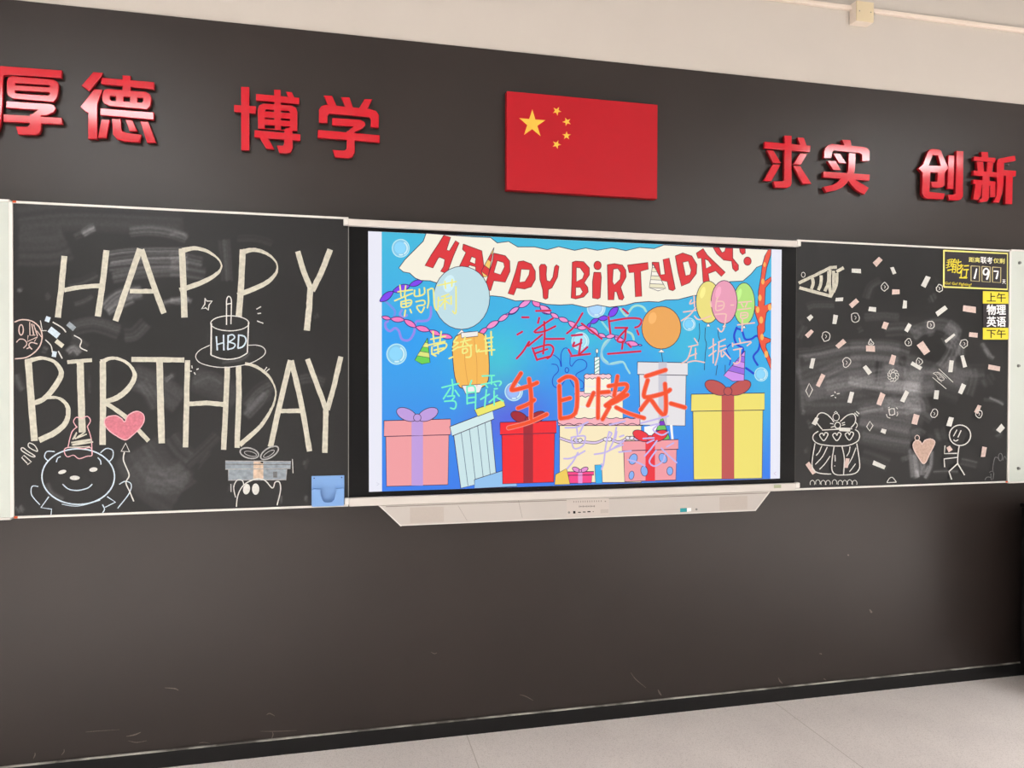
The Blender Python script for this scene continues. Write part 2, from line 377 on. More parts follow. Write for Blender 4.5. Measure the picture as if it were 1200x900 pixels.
# ------------------------------------------------------------------ chalkboards
ZT, ZBt = .5765, -.5825
XB0 = U(16.3,420,YBOARD)[0]; XB1 = U(408.3,420,YBOARD)[0]; XB2 = U(932.2,420,YBOARD)[0]; XB3 = U(1181.0,420,YBOARD)[0]
def dusty_board(name, x0, x1, strokes, base, parent):
    nx, nz = int((x1-x0)/.0045), int((ZT-ZBt)/.0045)
    gx, gz = np.meshgrid(np.linspace(x0,x1,nx+1), np.linspace(ZBt,ZT,nz+1))
    P = np.stack([gx, np.full_like(gx, YBOARD), gz], -1).reshape(-1,3); px = proj(P)
    d = np.full(len(P), base)
    for _ in range(10):      # broad clouds left by the duster
        cx_, cy_ = px[:,0].min()+rng.random()*np.ptp(px[:,0]), px[:,1].min()+rng.random()*np.ptp(px[:,1])
        a = rng.random()*3.14; u = (px[:,0]-cx_)*math.cos(a)+(px[:,1]-cy_)*math.sin(a); v = -(px[:,0]-cx_)*math.sin(a)+(px[:,1]-cy_)*math.cos(a)
        d += rng.normal(0,.010)*np.exp(-(u/70)**2-(v/28)**2)
    for pts, wd, inten in strokes:
        nsub = max(4, int(wd/1.3))
        pp = smooth(pts, 5) if len(pts) > 2 else np.array(pts, float)
        for k in range(nsub):
            off = (k/(nsub-1)-.5)*wd; amp = inten*1.05*(rng.random()**1.5*1.9+.1)*(1-.5*abs(2*k/(nsub-1)-1)**2)
            dd = np.gradient(pp, axis=0); dd /= np.linalg.norm(dd, axis=1)[:,None]
            L = pp+np.column_stack([-dd[:,1], dd[:,0]])*off
            L[0] += (L[1]-L[0])*rng.random()*.5; L[-1] += (L[-2]-L[-1])*rng.random()*.5
            best = np.full(len(P), 1e9)
            for i in range(len(L)-1):
                s, e = L[i], L[i+1]; v = e-s; t = np.clip(((px-s)@v)/max(v@v,1e-9), 0, 1)
                best = np.minimum(best, ((px-s-t[:,None]*v)**2).sum(1))
            d += amp*np.exp(-best/(.85+wd*.035)**2)
    d = np.clip(d, 0, 1)
    n0 = len(P); idx = np.arange(n0).reshape(nz+1, nx+1)
    faces = np.stack([idx[:-1,:-1], idx[:-1,1:], idx[1:,1:], idx[1:,:-1]], -1).reshape(-1,4).tolist()
    ring = list(idx[0,:])+list(idx[1:,-1])+list(idx[-1,-2::-1])+list(idx[-2:0:-1,0])
    V = P.tolist(); nb = len(V); V += [[V[i][0], -.03, V[i][2]] for i in ring]; n = len(ring)
    for i in range(n): faces.append([int(ring[(i+1)%n]), int(ring[i]), nb+i, nb+(i+1)%n])
    faces.append([nb+i for i in range(n)])
    me = mesh_from(name, V, faces, M_BOARD)
    a = me.attributes.new('chalk_dust', 'FLOAT', 'POINT'); a.data.foreach_set('value', np.append(d, np.full(n, base)).astype(np.float32))
    return link(name, me, parent)

LB = thing('chalkboard', ((XB0+XB1)/2, YBOARD, ZBt), 'black chalkboard lettered HAPPY BIRTHDAY in cream chalk, left of the display', 'chalkboard')
dl = [(c('L1',[(530,235),(570,210),(600,198)]),8,.16),(c('L1',[(480,260),(540,235),(590,222)]),6,.07),(c('L1',[(830,225),(960,215),(1100,235),(1190,265)]),11,.055),
 (c('L1',[(690,370),(850,350),(1200,345)]),5,.12),(c('L1',[(700,420),(900,395),(1200,385)]),8,.14),(c('L1',[(690,460),(900,440),(1200,440)]),8,.10),(c('L1',[(720,520),(900,490),(1200,470)]),12,.07),
 (c('L1',[(670,720),(760,640),(900,610)]),16,.12),(c('L1',[(690,740),(760,700),(850,660)]),8,.12),(c('L1',[(1050,690),(1150,665),(1220,680)]),7,.13),(c('L1',[(440,560),(520,545),(620,500)]),10,.05),(c('L1',[(480,690),(540,670),(590,640)]),4,.10),
 (c('L1',[(115,590),(140,605)]),5,.12),(c('L1',[(290,660),(310,620)]),6,.06),
 (c('L2',[(0,400),(60,390),(200,420)]),12,.06),(c('L2',[(0,470),(100,480),(220,500)]),14,.06),(c('L2',[(0,250),(60,245),(100,270)]),8,.05),(c('L2',[(340,280),(350,400),(360,540)]),12,.035),(c('L2',[(430,270),(540,270),(650,300)]),6,.035),
 (c('L2',[(0,660),(60,670),(110,650)]),7,.10),(c('L2',[(925,750),(935,780)]),4,.08),
 (c('L3',[(110,430),(130,490),(150,520)]),10,.07),(c('L3',[(560,400),(580,570)]),3,.05),(c('L3',[(1050,450),(1110,430),(1070,480)]),6,.09),(c('L3',[(440,290),(470,270),(500,300)]),9,.16),(c('L3',[(460,210),(510,230),(550,260)]),10,.05),(c('L3',[(270,265),(300,275)]),7,.09),
 (c('L3',[(800,180),(860,170),(930,100)]),14,.035),(c('L3',[(900,480),(960,560),(1000,640)]),16,.03),
 (c('L4',[(480,800),(560,720),(600,660)]),10,.05),(c('L4',[(830,570),(900,560),(980,590)]),10,.045),(c('L4',[(150,600),(250,560),(320,600)]),14,.03),(c('L4',[(480,760),(530,690)]),4,.06),(c('L4',[(500,400),(450,440),(330,460)]),6,.05),
 (c('L6',[(100,520),(200,430),(300,330)]),12,.03),(c('L6',[(150,560),(260,420)]),4,.04),(c('L6',[(850,540),(870,480)]),5,.06),(c('L6',[(380,700),(390,640)]),6,.06),(c('L6',[(700,770),(705,700)]),6,.06),(c('L6',[(860,750),(865,710)]),3,.12),(c('L6',[(490,200),(560,120),(640,60)]),10,.04),(c('L6',[(0,340),(60,420),(120,470)]),20,.025),
 (c('L5',[(880,420),(1000,600),(1150,700)]),60,.012),(c('L5',[(110,780),(140,820)]),8,.10),(c('L5',[(300,640),(330,700),(400,740)]),8,.05),(c('L5',[(940,600),(1100,620),(1200,560)]),30,.02)]
dl += [(c('L3',[(450,140),(600,110),(760,160)]),16,.03),(c('L3',[(850,440),(1000,500),(1150,600)]),30,.022),(c('L5',[(880,500),(1000,620),(1180,560)]),34,.010),(c('L4',[(150,560),(300,620),(420,700)]),30,.018),(c('L4',[(480,740),(560,650),(640,600)]),16,.03),(c('L1',[(120,150),(500,120),(1180,150)]),40,.010),(c('L1',[(120,330),(330,330),(420,300)]),40,.012)]
dusty_board('board_panel', XB0, XB1, dl, .006, LB)
RB = thing('chalkboard', ((XB2+XB3)/2, YBOARD, ZBt), 'black chalkboard scattered with chalk confetti and doodles, right of the display', 'chalkboard')
dr = [(c('R2',[(120,270),(300,250),(520,200),(900,190),(1090,240)]),14,.05),(c('R2',[(160,300),(400,260),(560,220)]),10,.05),(c('R2',[(340,460),(500,380),(660,350)]),18,.05),(c('R2',[(360,560),(560,520),(760,460),(960,430)]),18,.05),
 (c('R2',[(580,240),(800,240),(1000,260)]),26,.035),(c('R2',[(560,480),(900,540),(1180,560)]),16,.06),(c('R2',[(900,480),(1100,500),(1200,520)]),22,.05),(c('R2',[(850,700),(1000,720),(1180,700)]),18,.06),(c('R2',[(640,760),(820,720),(900,690)]),10,.05),
 (c('R2',[(140,640),(300,600),(520,560)]),14,.03),(c('R2',[(120,120),(150,60),(170,20)]),6,.06),(c('R2',[(110,300),(130,500),(150,760)]),5,.05),(c('R2',[(150,770),(170,780)]),4,.12),(c('R2',[(880,380),(960,370),(1060,400)]),20,.04),(c('R2',[(1000,300),(1040,420),(1030,520)]),14,-.05),(c('R2',[(820,330),(810,420),(800,520)]),7,-.05),(c('R2',[(640,560),(820,600)]),16,-.02),(c('R2',[(200,130),(210,200)]),10,-.04),
 (c('R1',[(700,690),(850,680),(1000,690)]),8,.05),(c('R1',[(720,520),(760,420),(840,370)]),12,.035),(c('R1',[(140,690),(150,750)]),5,.08),(c('R1',[(640,800),(680,780)]),6,.06),(c('R1',[(880,800),(1050,790),(1190,830)]),14,.045),(c('R1',[(200,600),(260,580),(430,580)]),8,.03),
 (c('R5',[(560,190),(720,160),(860,130)]),6,.09),(c('R5',[(660,230),(860,250),(1100,300)]),24,.045),(c('R5',[(680,380),(860,410),(1100,440)]),16,.035),(c('R5',[(1120,500),(1130,640),(1140,740)]),8,.14),(c('R5',[(1170,540),(1190,640),(1190,720)]),9,.14),(c('R5',[(210,300),(240,280)]),12,.05),(c('R5',[(1040,560),(1060,600)]),10,.06),(c('R5',[(680,560),(800,600),(900,640)]),20,.02),(c('R5',[(900,60),(960,120),(1100,100)]),20,.05),(c('R5',[(190,480),(200,530)]),8,.05),
 (c('R4',[(330,380),(400,280),(440,180)]),14,.09),(c('R4',[(360,50),(420,60),(440,110)]),12,.07),(c('R4',[(430,120),(480,180),(490,270)]),12,.07),(c('R4',[(330,120),(370,180),(420,200)]),6,.08),(c('R4',[(380,330),(420,390),(400,290)]),8,.06),(c('R4',[(680,170),(740,270),(780,300)]),5,.09),(c('R4',[(560,620),(600,480),(590,400)]),12,.03),(c('R4',[(750,640),(820,670),(870,700)]),3,.12),(c('R4',[(10,480),(180,470),(240,480)]),20,.05),(c('R4',[(0,540),(160,570),(260,560)]),16,.05),(c('R4',[(20,650),(120,680),(140,760)]),22,.06),(c('R4',[(240,200),(300,120),(250,330)]),30,-.03),(c('R4',[(170,60),(260,60)]),10,.04),(c('R4',[(700,430),(760,540)]),16,.025),(c('R4',[(440,420),(560,440),(700,440)]),22,.03),
 (c('R6',[(60,470),(75,590),(90,640)]),6,.22),(c('R6',[(90,560),(115,640)]),5,.16),(c('R6',[(200,440),(190,560),(150,640)]),7,.22),(c('R6',[(150,600),(180,540)]),8,.14),(c('R6',[(60,300),(110,290),(150,310)]),5,.06),(c('R6',[(430,520),(480,530),(540,545)]),6,.13),(c('R6',[(220,600),(320,595),(400,600)]),3,.07),(c('R6',[(0,140),(100,110),(220,180)]),18,.05),(c('R6',[(600,50),(700,65),(740,80)]),3,.10),(c('R6',[(240,280),(260,360)]),20,.03),(c('R6',[(680,320),(740,280)]),12,.05),
 (c('R3',[(60,720),(130,680),(220,660)]),14,.06),(c('R3',[(200,420),(220,470)]),9,.05),(c('R3',[(320,650),(380,700),(340,760)]),14,.08),(c('R3',[(440,780),(430,880)]),8,.08),(c('R3',[(590,800),(640,880)]),4,.08)]
dr += [(c('R2',[(140,520),(400,430),(800,400),(1180,470)]),46,.022),(c('R2',[(150,640),(500,640),(900,600),(1200,600)]),40,.022),(c('R5',[(660,260),(900,330),(1180,380)]),46,.018),(c('R4',[(0,420),(250,470),(500,560)]),40,.02),(c('R4',[(200,60),(330,40),(440,120)]),24,.03),(c('R4',[(300,330),(400,420),(560,470)]),30,.02),
 (c('R2',[(880,540),(1000,530),(1190,550)]),10,.09),(c('R2',[(560,500),(700,540),(860,545)]),7,.07),(c('R5',[(900,100),(1000,140),(1190,160)]),12,.07)]
dusty_board('board_panel', XB2, XB3, dr, .006, RB)
for T, xa, xb, xo in ((LB,XB0,XB1,XB0),(RB,XB2,XB3,XB3)):
    lo_, hi_ = min(xa, xo), max(xb, xo)
    box('top_rail', (lo_,YBOARD-.006,ZT), (hi_,-.03,ZT+.0085), M_RAIL, T, .0015)
    box('bottom_rail', (lo_,YBOARD-.006,ZBt-.0085), (hi_,-.03,ZBt), M_RAIL, T, .0015)
    for zz in (ZT+.001, ZBt-.0075):
        if T is RB and zz > 0: continue
        xc = XB0+.0062 if T is LB else XB3-.0062
        box('corner_patch', (xc-.006,YBOARD-.0075,zz), (xc+.006,YBOARD-.004,zz+.0075), M_ORANGE, T, label='orange patch at the corner')  # small added piece carrying the orange tint of the corner
box('edge_strip', (XB1-.0015,YBOARD-.0015,ZBt), (XB1+.0015,-.04,ZT), mat('edge_grey',S(140,140,136),.4), LB)
box('edge_strip', (XB2-.0015,YBOARD-.0015,ZBt), (XB2+.0015,-.04,ZT), mat('edge_dim',S(58,58,58),.4), RB)
# pale enamel side panels beyond the boards
WL = thing('whiteboard_panel', (XB0-.45,YBOARD,ZBt), 'blank pale whiteboard panel cut by the left edge of the photo', 'whiteboard')
box('panel', (XB0-.9,YBOARD,ZBt-.004), (XB0-.012,-.03,ZT+.004), M_WHITEPANEL, WL, .001)
WR = thing('whiteboard_panel', (XB3+.45,YBOARD,ZBt), 'blank pale whiteboard panel with grey bolts, beside the countdown sign at the right edge', 'whiteboard')
box('panel', (XB3+.010,YBOARD,ZBt-.004), (XB3+.9,-.03,ZT+.004), M_WHITEPANEL, WR, .001)
for WW, x0_, x1_ in ((WL,XB0-.9,XB0-.011),(WR,XB3+.009,XB3+.9)):
    box('top_rail', (x0_,YBOARD-.006,ZT+.004), (x1_,-.03,ZT+.0125), M_RAIL, WW, .0015)
    box('bottom_rail', (x0_,YBOARD-.006,ZBt-.0125), (x1_,-.03,ZBt-.004), M_RAIL, WW, .0015)
box('edge_strip', (XB0-.013,YBOARD-.005,ZBt-.004), (XB0-.0005,-.03,ZT+.004), M_RAIL, WL, .001)
box('edge_strip', (XB3+.0005,YBOARD-.005,ZBt-.004), (XB3+.011,-.03,ZT+.004), M_RAIL, WR, .001)
for bx, by in ((1194.6,308),(1193.3,428.7),(1193.3,549)):
    p = U(bx,by,YBOARD); cyl('bolt', (p[0],YBOARD-.004,p[2]), (0,-1,0), .0085, .008, M_STEEL, WR, r2=.006)

# ---- chalk lettering: each letter its own part
YC = [YBOARD-.0003]
def chalk(name, polys, m, parent, label=None):
    YC[0] -= .000015*max(1,len(polys)//15)
    return flat(name, polys, YC[0], m, parent, thick=.0002, label=label)
k_ = 1/5.4545
def cr(pts, wd, jit=.12): return ribbon(pts, wd, sm=len(pts) > 2, jit=jit)
def W_(*a): return [x*k_ for x in a]
def letter(ch, word, *strokes):
    ps = []
    for s in strokes: ps += s
    chalk('chalk_letter', ps, M_CHALKY, LB, f'cream chalk letter {ch} of {word}')
L = lambda k, pts, *wd: cr(c(k, pts), W_(*wd) if len(wd) > 1 else wd[0]*k_)
letter('H','HAPPY', L('L1',[(412,382),(392,580),(370,775)],38), L('L1',[(680,345),(655,560),(625,768)],38), L('L1',[(410,600),(520,580),(640,572)],28))
letter('A','HAPPY', L('L1',[(895,335),(815,570),(738,797)],38), L('L1',[(905,340),(975,550),(1048,748)],36), L('L1',[(830,607),(995,607)],28))
bowl = (34,26,20,12,10,22,30,32)
letter('P','HAPPY', L('L2',[(72,335),(80,540),(88,775)],40), L('L2',[(75,348),(150,332),(230,350),(298,395),(325,445),(295,495),(205,548),(58,602)],*bowl))
letter('P','HAPPY', L('L2',[(460,340),(452,540),(435,770)],38), L('L2',[(465,355),(530,342),(605,362),(662,405),(682,455),(660,510),(585,568),(428,632)],*bowl))
letter('Y','HAPPY', L('L2',[(812,352),(850,480),(898,595)],34), L('L2',[(1020,340),(970,470),(905,605)],36), L('L2',[(893,580),(885,710),(870,858)],38))
letter('B','BIRTHDAY', L('L3',[(180,335),(200,600),(220,855)],44), L('L3',[(165,350),(260,325),(340,345),(385,395),(388,440),(345,515),(275,590),(185,625)],32,22,20,30,34,36,32,22), L('L3',[(205,615),(290,582),(370,580),(425,622),(436,680),(415,745),(345,805),(250,850)],22,20,18,26,30,34,36,36))
letter('I','BIRTHDAY', L('L3',[(430,352),(500,345),(588,338)],24), L('L3',[(512,350),(518,560),(526,800)],44))
letter('R','BIRTHDAY', L('L3',[(657,345),(658,600),(656,880)],40), L('L3',[(645,350),(720,325),(800,348),(852,402),(858,455),(815,525),(745,580),(665,605)],30,20,18,22,30,34,34,28), L('L3',[(668,608),(800,700),(950,855)],28))
letter('T','BIRTHDAY', L('L3',[(840,333),(1010,335),(1178,338)],32), L('L3',[(1020,345),(1026,600),(1034,870)],42))
letter('H','BIRTHDAY', cr([q('L4',108,448),q('L4',102,680),q('L6',95,405)],34*k_), cr([q('L4',362,490),q('L4',355,680),q('L6',338,420)],34*k_), L('L4',[(115,728),(230,722),(345,732)],30))
letter('D','BIRTHDAY', cr([q('L4',434,485),q('L4',436,680),q('L6',424,408)],34*k_), cr([q('L4',475,470),q('L4',540,486),q('L4',612,535),q('L4',655,595),q('L4',672,660),q('L4',655,735),q('L4',610,820),q('L4',555,890),q('L6',440,390)],W_(18,20,18,12,9,14,22,26,32)))
letter('A','BIRTHDAY', cr([q('L4',765,448),q('L4',700,720),q('L6',638,402)],34*k_), cr([q('L4',770,450),q('L4',830,700),q('L6',888,430)],34*k_), L('L4',[(700,773),(845,770)],28))
letter('Y','BIRTHDAY', L('L4',[(875,440),(930,590),(993,760)],32), L('L4',[(1088,425),(1045,610),(1002,765)],32), cr([q('L4',993,750),q('L4',990,860),q('L6',985,440)],34*k_))

# ---- doodles of the left board
def ln(k, pts, wd=7, sm=True, closed=False):
    return ribbon(c(k, pts), wd*.88/CR[k][2], sm=sm, closed=closed, jit=.05)
def circ(k, cx, cy, rx, ry, rot=0, wd=7, a0=0, a1=360):
    return ribbon(c(k, ell(cx,cy,rx,ry,rot,18,a0,a1)), wd*.88/CR[k][2], sm=True, closed=(a1-a0)==360, jit=.04)
def many(*ls):
    o = []
    for l in ls: o += l
    return o
chalk('chalk_cake_drawing', many(circ('L4',378,212,122,48,wd=7), ln('L4',[(260,212),(258,415)],10), ln('L4',[(498,205),(490,400)],9), ln('L4',[(258,415),(320,437),(380,442),(440,430),(490,402)],8),
  ln('L4',[(357,222),(357,120),(358,60),(372,40),(387,60),(388,120),(385,218)],8), ln('L4',[(358,90),(386,85)],8), ln('L4',[(250,352),(185,385),(160,425),(190,465),(280,490),(380,492),(500,470),(580,430),(606,395),(590,365),(550,352),(497,352)],6)), M_CHALKW, LB)
chalk('chalk_cake_lettering', many(ln('L4',[(292,295),(298,385)],11), ln('L4',[(338,285),(340,385)],11), ln('L4',[(298,347),(340,335)],10), ln('L4',[(368,290),(365,380)],11), ln('L4',[(362,293),(395,285),(408,305),(372,332)],10), ln('L4',[(372,332),(410,345),(402,368),(362,380)],10),
  ln('L4',[(435,287),(430,372)],11), ln('L4',[(430,287),(470,295),(482,325),(462,360),(428,372)],11)), M_CHALKB, LB, 'white chalk letters HBD on the cake drawing')
chalk('chalk_sparkle_drawing', many(ln('L4',[(220,50),(232,70),(265,70),(245,95),(240,128),(225,112),(198,120),(218,90)],9,False,True)), M_CHALKW, LB)
[chalk('chalk_ray', ln('L4',p,8,False), M_CHALKW, LB) for p in ([(548,122),(578,105)],[(555,150),(578,148)],[(552,197),(592,212)])]
[chalk('chalk_ray', ln('L4',p,7,False), M_CHALKW, LB) for p in ([(122,518),(135,518)],[(135,482),(138,500)],[(165,508),(178,502)],[(150,525),(158,540)],[(600,512),(615,492)],[(612,520),(632,502)])]
chalk('chalk_face_doodle', many(ln('L3',[(92,95),(140,80),(200,88),(245,120),(268,170),(262,230),(230,280),(170,320),(95,330)],9), circ('L3',135,145,14,33,0,8), ln('L3',[(190,95),(192,180),(225,178)],7,False), ln('L3',[(203,105),(215,175)],9,False), ln('L3',[(215,110),(240,185)],8), ln('L3',[(235,150),(265,190)],6),
  ln('L3',[(105,225),(125,205),(155,208),(172,235),(150,262)],7), ln('L3',[(180,180),(175,220),(240,190),(220,220)],7,False), ln('L3',[(240,235),(200,225),(185,245),(205,270)],8), ln('L3',[(170,265),(188,258)],8)), M_CHALKP, LB, 'pale pink chalk face doodle cut by the board edge')
[chalk('chalk_streamer', g_, M_CHALKW, LB) for g_ in (ln('L3',[(337,95),(395,130),(422,160)],9), ln('L3',[(290,208),(325,245),(335,290)],8), ln('L3',[(372,280),(398,328)],9), ln('L3',[(473,180),(520,210),(512,255),(558,280)],8), ln('L3',[(265,150),(298,150)],6), ln('L3',[(258,85),(270,145)],6))]
for cx_, cy_, l_, w2, a_, mm in ((305,77,30,34,20,M_CHALKB),(345,162,74,40,38,M_CHALKB),(455,122,56,32,40,M_CHALKG),(380,232,58,28,38,M_CHALKY),(347,300,28,36,10,M_CHALKB)):
    chalk('chalk_confetti', [c('L3',rect(cx_,cy_,l_,w2,a_))], mm, LB)
# bear with a party hat
chalk('chalk_bear_drawing', many(circ('L5',500,592,232,178,0,10), ln('L5',[(305,490),(285,465),(300,432),(350,432)],8), ln('L5',[(642,440),(680,412),(720,425),(720,470),(693,500)],8), ln('L5',[(360,500),(368,475),(388,463)],8), ln('L5',[(625,470),(642,490),(645,515)],8),
  ln('L5',[(245,655),(205,655),(203,710),(255,772)],7), ln('L5',[(312,720),(262,790),(330,800),(326,838)],8,False), ln('L5',[(762,642),(800,622),(838,640),(825,700),(752,795)],7), ln('L5',[(685,720),(738,755),(672,788)],8,False), ln('L5',[(655,770),(668,800),(655,825)],8), ln('L5',[(395,768),(500,780),(640,742)],6),
  ln('L5',[(400,640),(440,672),(500,680),(560,665),(590,640)],8)), M_CHALKB, LB, 'white chalk bear in a pink party hat')
chalk('chalk_bear_eye', [c('L5',ell(398,562,26,12,-15))], M_CHALKW, LB); chalk('chalk_bear_eye', [c('L5',ell(597,547,26,14,-8))], M_CHALKW, LB); chalk('chalk_bear_nose', [c('L5',ell(478,600,32,14,0))], M_CHALKW, LB)
chalk('chalk_hat_drawing', many(ln('L5',[(435,402),(458,310),(495,272)],7), ln('L5',[(558,272),(583,350),(588,450)],7), ln('L5',[(490,275),(470,240),(488,213),(520,220),(558,207),(578,235),(558,272)],7), ln('L5',[(410,430),(425,408),(480,405),(530,413),(580,408),(588,455),(555,462),(505,477),(470,455),(430,465)],7,True,True)), M_CHALKPL, LB, 'pink chalk party hat')
chalk('chalk_hat_stripes', many(ln('L5',[(465,355),(490,310),(480,350),(545,305),(490,345),(555,320)],9), ln('L5',[(455,375),(585,355),(460,390),(595,370)],12), ln('L5',[(445,405),(575,400)],8)), M_CHALKY, LB)
heart = c('L5',[(800,357),(735,325),(690,290),(668,250),(680,215),(735,202),(775,220),(798,242),(820,200),(870,175),(912,190),(922,230),(900,275),(850,325)])
chalk('chalk_heart_balloon_fill', [[tuple(p) for p in smooth(heart,4,True)]], M_CHALKH, LB, 'pink chalk heart balloon')
chalk('chalk_heart_balloon_outline', ribbon(heart,1.2,closed=True,jit=.08), M_CHALKPL, LB)
chalk('chalk_balloon_string', many(ln('L5',[(803,378),(775,430),(828,433)],8,False,True), ln('L5',[(795,435),(790,490),(825,580),(805,630),(830,690),(855,750)],9)), M_CHALKW, LB)
chalk('chalk_scribble', many(ln('SC',[(660,440),(680,385),(750,400),(830,460),(880,575),(780,545),(690,490)],26,True,True), ln('SC',[(510,560),(500,505),(550,500),(640,570),(820,690),(740,700),(600,620)],28,True,True), ln('SC',[(640,890),(735,825),(560,670),(510,725),(640,860)],26,False)), M_CHALKW, LB)
# gift held over a peeking head
chalk('chalk_gift_fill', [(c('L6',[(350,492),(768,495),(765,540),(350,545)]),M_CHALKG), (c('L6',[(370,547),(740,545),(736,612),(370,615)]),M_CHALKG), (c('L6',[(530,490),(592,490),(592,605),(528,605)]),M_CHALKO), (c('L6',[(352,510),(768,513),(768,518),(352,515)]),M_CHALKGD), (c('L6',[(655,560),(680,560),(680,598),(655,598)]),M_CHALKGD), (c('L6',[(575,495),(592,497),(590,508),(575,505)]),M_INK)], M_CHALKG, LB)
chalk('chalk_gift_drawing', many(ln('L6',[(350,492),(768,495),(765,540),(350,545)],6,False,True), ln('L6',[(370,545),(368,615),(738,612),(742,545)],6,False), circ('L6',503,442,60,32,14,10), circ('L6',632,440,64,30,-32,10), circ('L6',510,446,40,14,14,5), circ('L6',628,446,40,13,-32,5)), mat('chalk_light_grey', S(172,172,172), .95, .05, noise=.25, nscale=90), LB, 'grey chalk gift box with a bow')
chalk('chalk_peeking_head_drawing', many(ln('L6',[(420,785),(430,710),(468,645),(540,608),(600,615),(650,665),(668,628),(695,628),(702,680),(680,775)],8), ln('L6',[(415,725),(403,660),(425,615),(458,618),(468,648)],7), ln('L6',[(385,640),(386,690)],5), ln('L6',[(778,480),(782,570)],5)), M_CHALKW, LB)
chalk('chalk_peeking_eye', [c('L6',ell(485,672,22,34,10))], M_CHALKW, LB); chalk('chalk_peeking_eye', [c('L6',ell(543,672,23,36,0))], M_CHALKW, LB)

# ---- doodles of the right board
popper = [[(120,388),(405,250)],[(125,430),(400,503)],[(240,345),(247,390),(232,440)],[(318,320),(315,390),(292,450)],[(385,285),(380,380),(350,460)],[(395,270),(390,380),(402,490)],[(455,300),(448,410),(395,512)],[(425,280),(428,470)],[(390,253),(455,248)],[(452,288),(515,253)]]
chalk('chalk_party_popper_drawing', many(*[cr(c('R1',p), 27/7.5) for p in popper]), M_CHALKY, RB, 'cream chalk striped party popper')
chalk('chalk_circle', circ('R1',160,315,16,22,0,6), M_CHALKW, RB)
conf = dict(
 R1=[(628,280,80,35,3,0),(815,198,80,45,-45,1),(950,278,65,32,70,0),(972,467,65,45,0,1),(477,530,70,32,0,0),(608,565,80,42,-42,1),(768,620,65,38,5,0),(1052,575,70,35,-85,0),(222,692,45,36,-45,0),(440,708,80,35,-80,0),(880,762,58,45,-70,1),(1078,780,75,35,-60,0),(213,832,75,38,-45,1)],
 R2=[(490,175,90,42,-42,1),(752,215,78,52,0,1),(238,345,90,35,-78,0),(312,493,120,40,-65,1),(720,400,85,35,50,0),(945,312,80,45,-75,1),(577,643,95,38,-78,0),(840,658,110,42,-68,1),(1052,635,105,35,-62,0),(1155,365,100,38,30,0)],
 R3=[(160,322,85,35,-65,0),(278,540,95,35,-35,0),(488,530,95,45,8,1)],
 R4=[(605,92,75,42,3,1),(400,122,110,20,-38,0),(168,210,115,62,55,1),(410,370,105,40,-85,0),(518,325,105,34,75,0),(788,385,105,42,10,1),(505,567,88,40,-65,0),(280,620,78,40,-85,0),(645,745,75,36,-65,1),(400,857,80,42,-75,0),(850,905,40,30,-60,0)],
 R5=[(1145,235,90,50,-75,1),(868,340,42,40,20,0),(825,635,115,38,22,0),(225,668,112,42,55,1),(540,620,80,38,-80,1),(270,250,66,36,-60,0),(525,326,95,32,3,0)],
 R6=[(725,272,58,40,-50,0),(598,447,75,32,-85,1),(338,425,42,30,60,1),(430,-5,20,12,80,0)])
for kk, lst in conf.items():
    for cx_, cy_, l_, w2, a_, p_ in lst:
        pl = np.array(rect(cx_,cy_,l_,w2,a_)); pl += rng.normal(0, 2.2, pl.shape)
        chalk('chalk_confetti', [c(kk, pl.tolist())], M_CHALKP if p_ else M_CHALKW, RB)
for kk, cx_, cy_, r_ in (('R1',875,420,30),('R1',617,690,36),('R1',358,855,36),('R2',1085,160,27),('R2',540,335,36),('R3',262,372,24),('R3',197,648,26),('R4',525,170,32),('R4',128,330,28),('R4',655,788,28),('R4',260,785,30)):
    pts = np.array(ell(cx_,cy_,r_,r_*1.15,0,11)); pts += rng.normal(0, r_*.10, pts.shape)
    chalk('chalk_circle', many(ln(kk, pts.tolist(), 8, True, True), ln(kk, [(cx_-r_*.1,cy_+r_*.5),(cx_+r_*.2,cy_),(cx_-r_*.2,cy_-r_*.4)],6)), M_CHALKW, RB)
for kk, cx_, cy_, w2, h2 in (('R2',212,580,30,60),('R5',745,295,28,42)):
    chalk('chalk_diamond', ln(kk,[(cx_,cy_-h2),(cx_+w2,cy_-5),(cx_-2,cy_+h2),(cx_-w2,cy_+5)],9,False,True), M_CHALKW, RB)
[chalk('chalk_ray', ln('R2',p,9,False), M_CHALKW, RB) for p in ([(402,632),(428,622)],[(455,612),(480,608)],[(435,590),(442,605)],[(438,640),(448,648)])]
chalk('chalk_spiral_drawing', many(circ('R2',950,450,24,26,0,7), *[ln('R2',[(950+26*math.cos(a),450+28*math.sin(a)),(950+44*math.cos(a+.25),450+50*math.sin(a+.25)),(950+50*math.cos(a+.75),450+56*math.sin(a+.75))],7) for a in np.arange(0,6.28,.7)]), M_CHALKW, RB)
chalk('chalk_swirl_drawing', many(ln('R2',[(910,745),(960,740),(965,790),(920,800)],9,False,True), circ('R2',940,770,24,30,0,6), ln('R2',[(890,790),(900,815),(925,825)],7), ln('R2',[(975,730),(990,745)],7), ln('R2',[(985,770),(990,790),(980,808)],6), ln('R2',[(905,735),(920,728)],7)), M_CHALKW, RB)
chalk('chalk_flame_drawing', many(ln('R2',[(735,175),(740,150),(752,130),(762,150),(778,165),(770,180)],8,True,True), ln('R2',[(745,165),(765,168)],5)), M_CHALKW, RB)
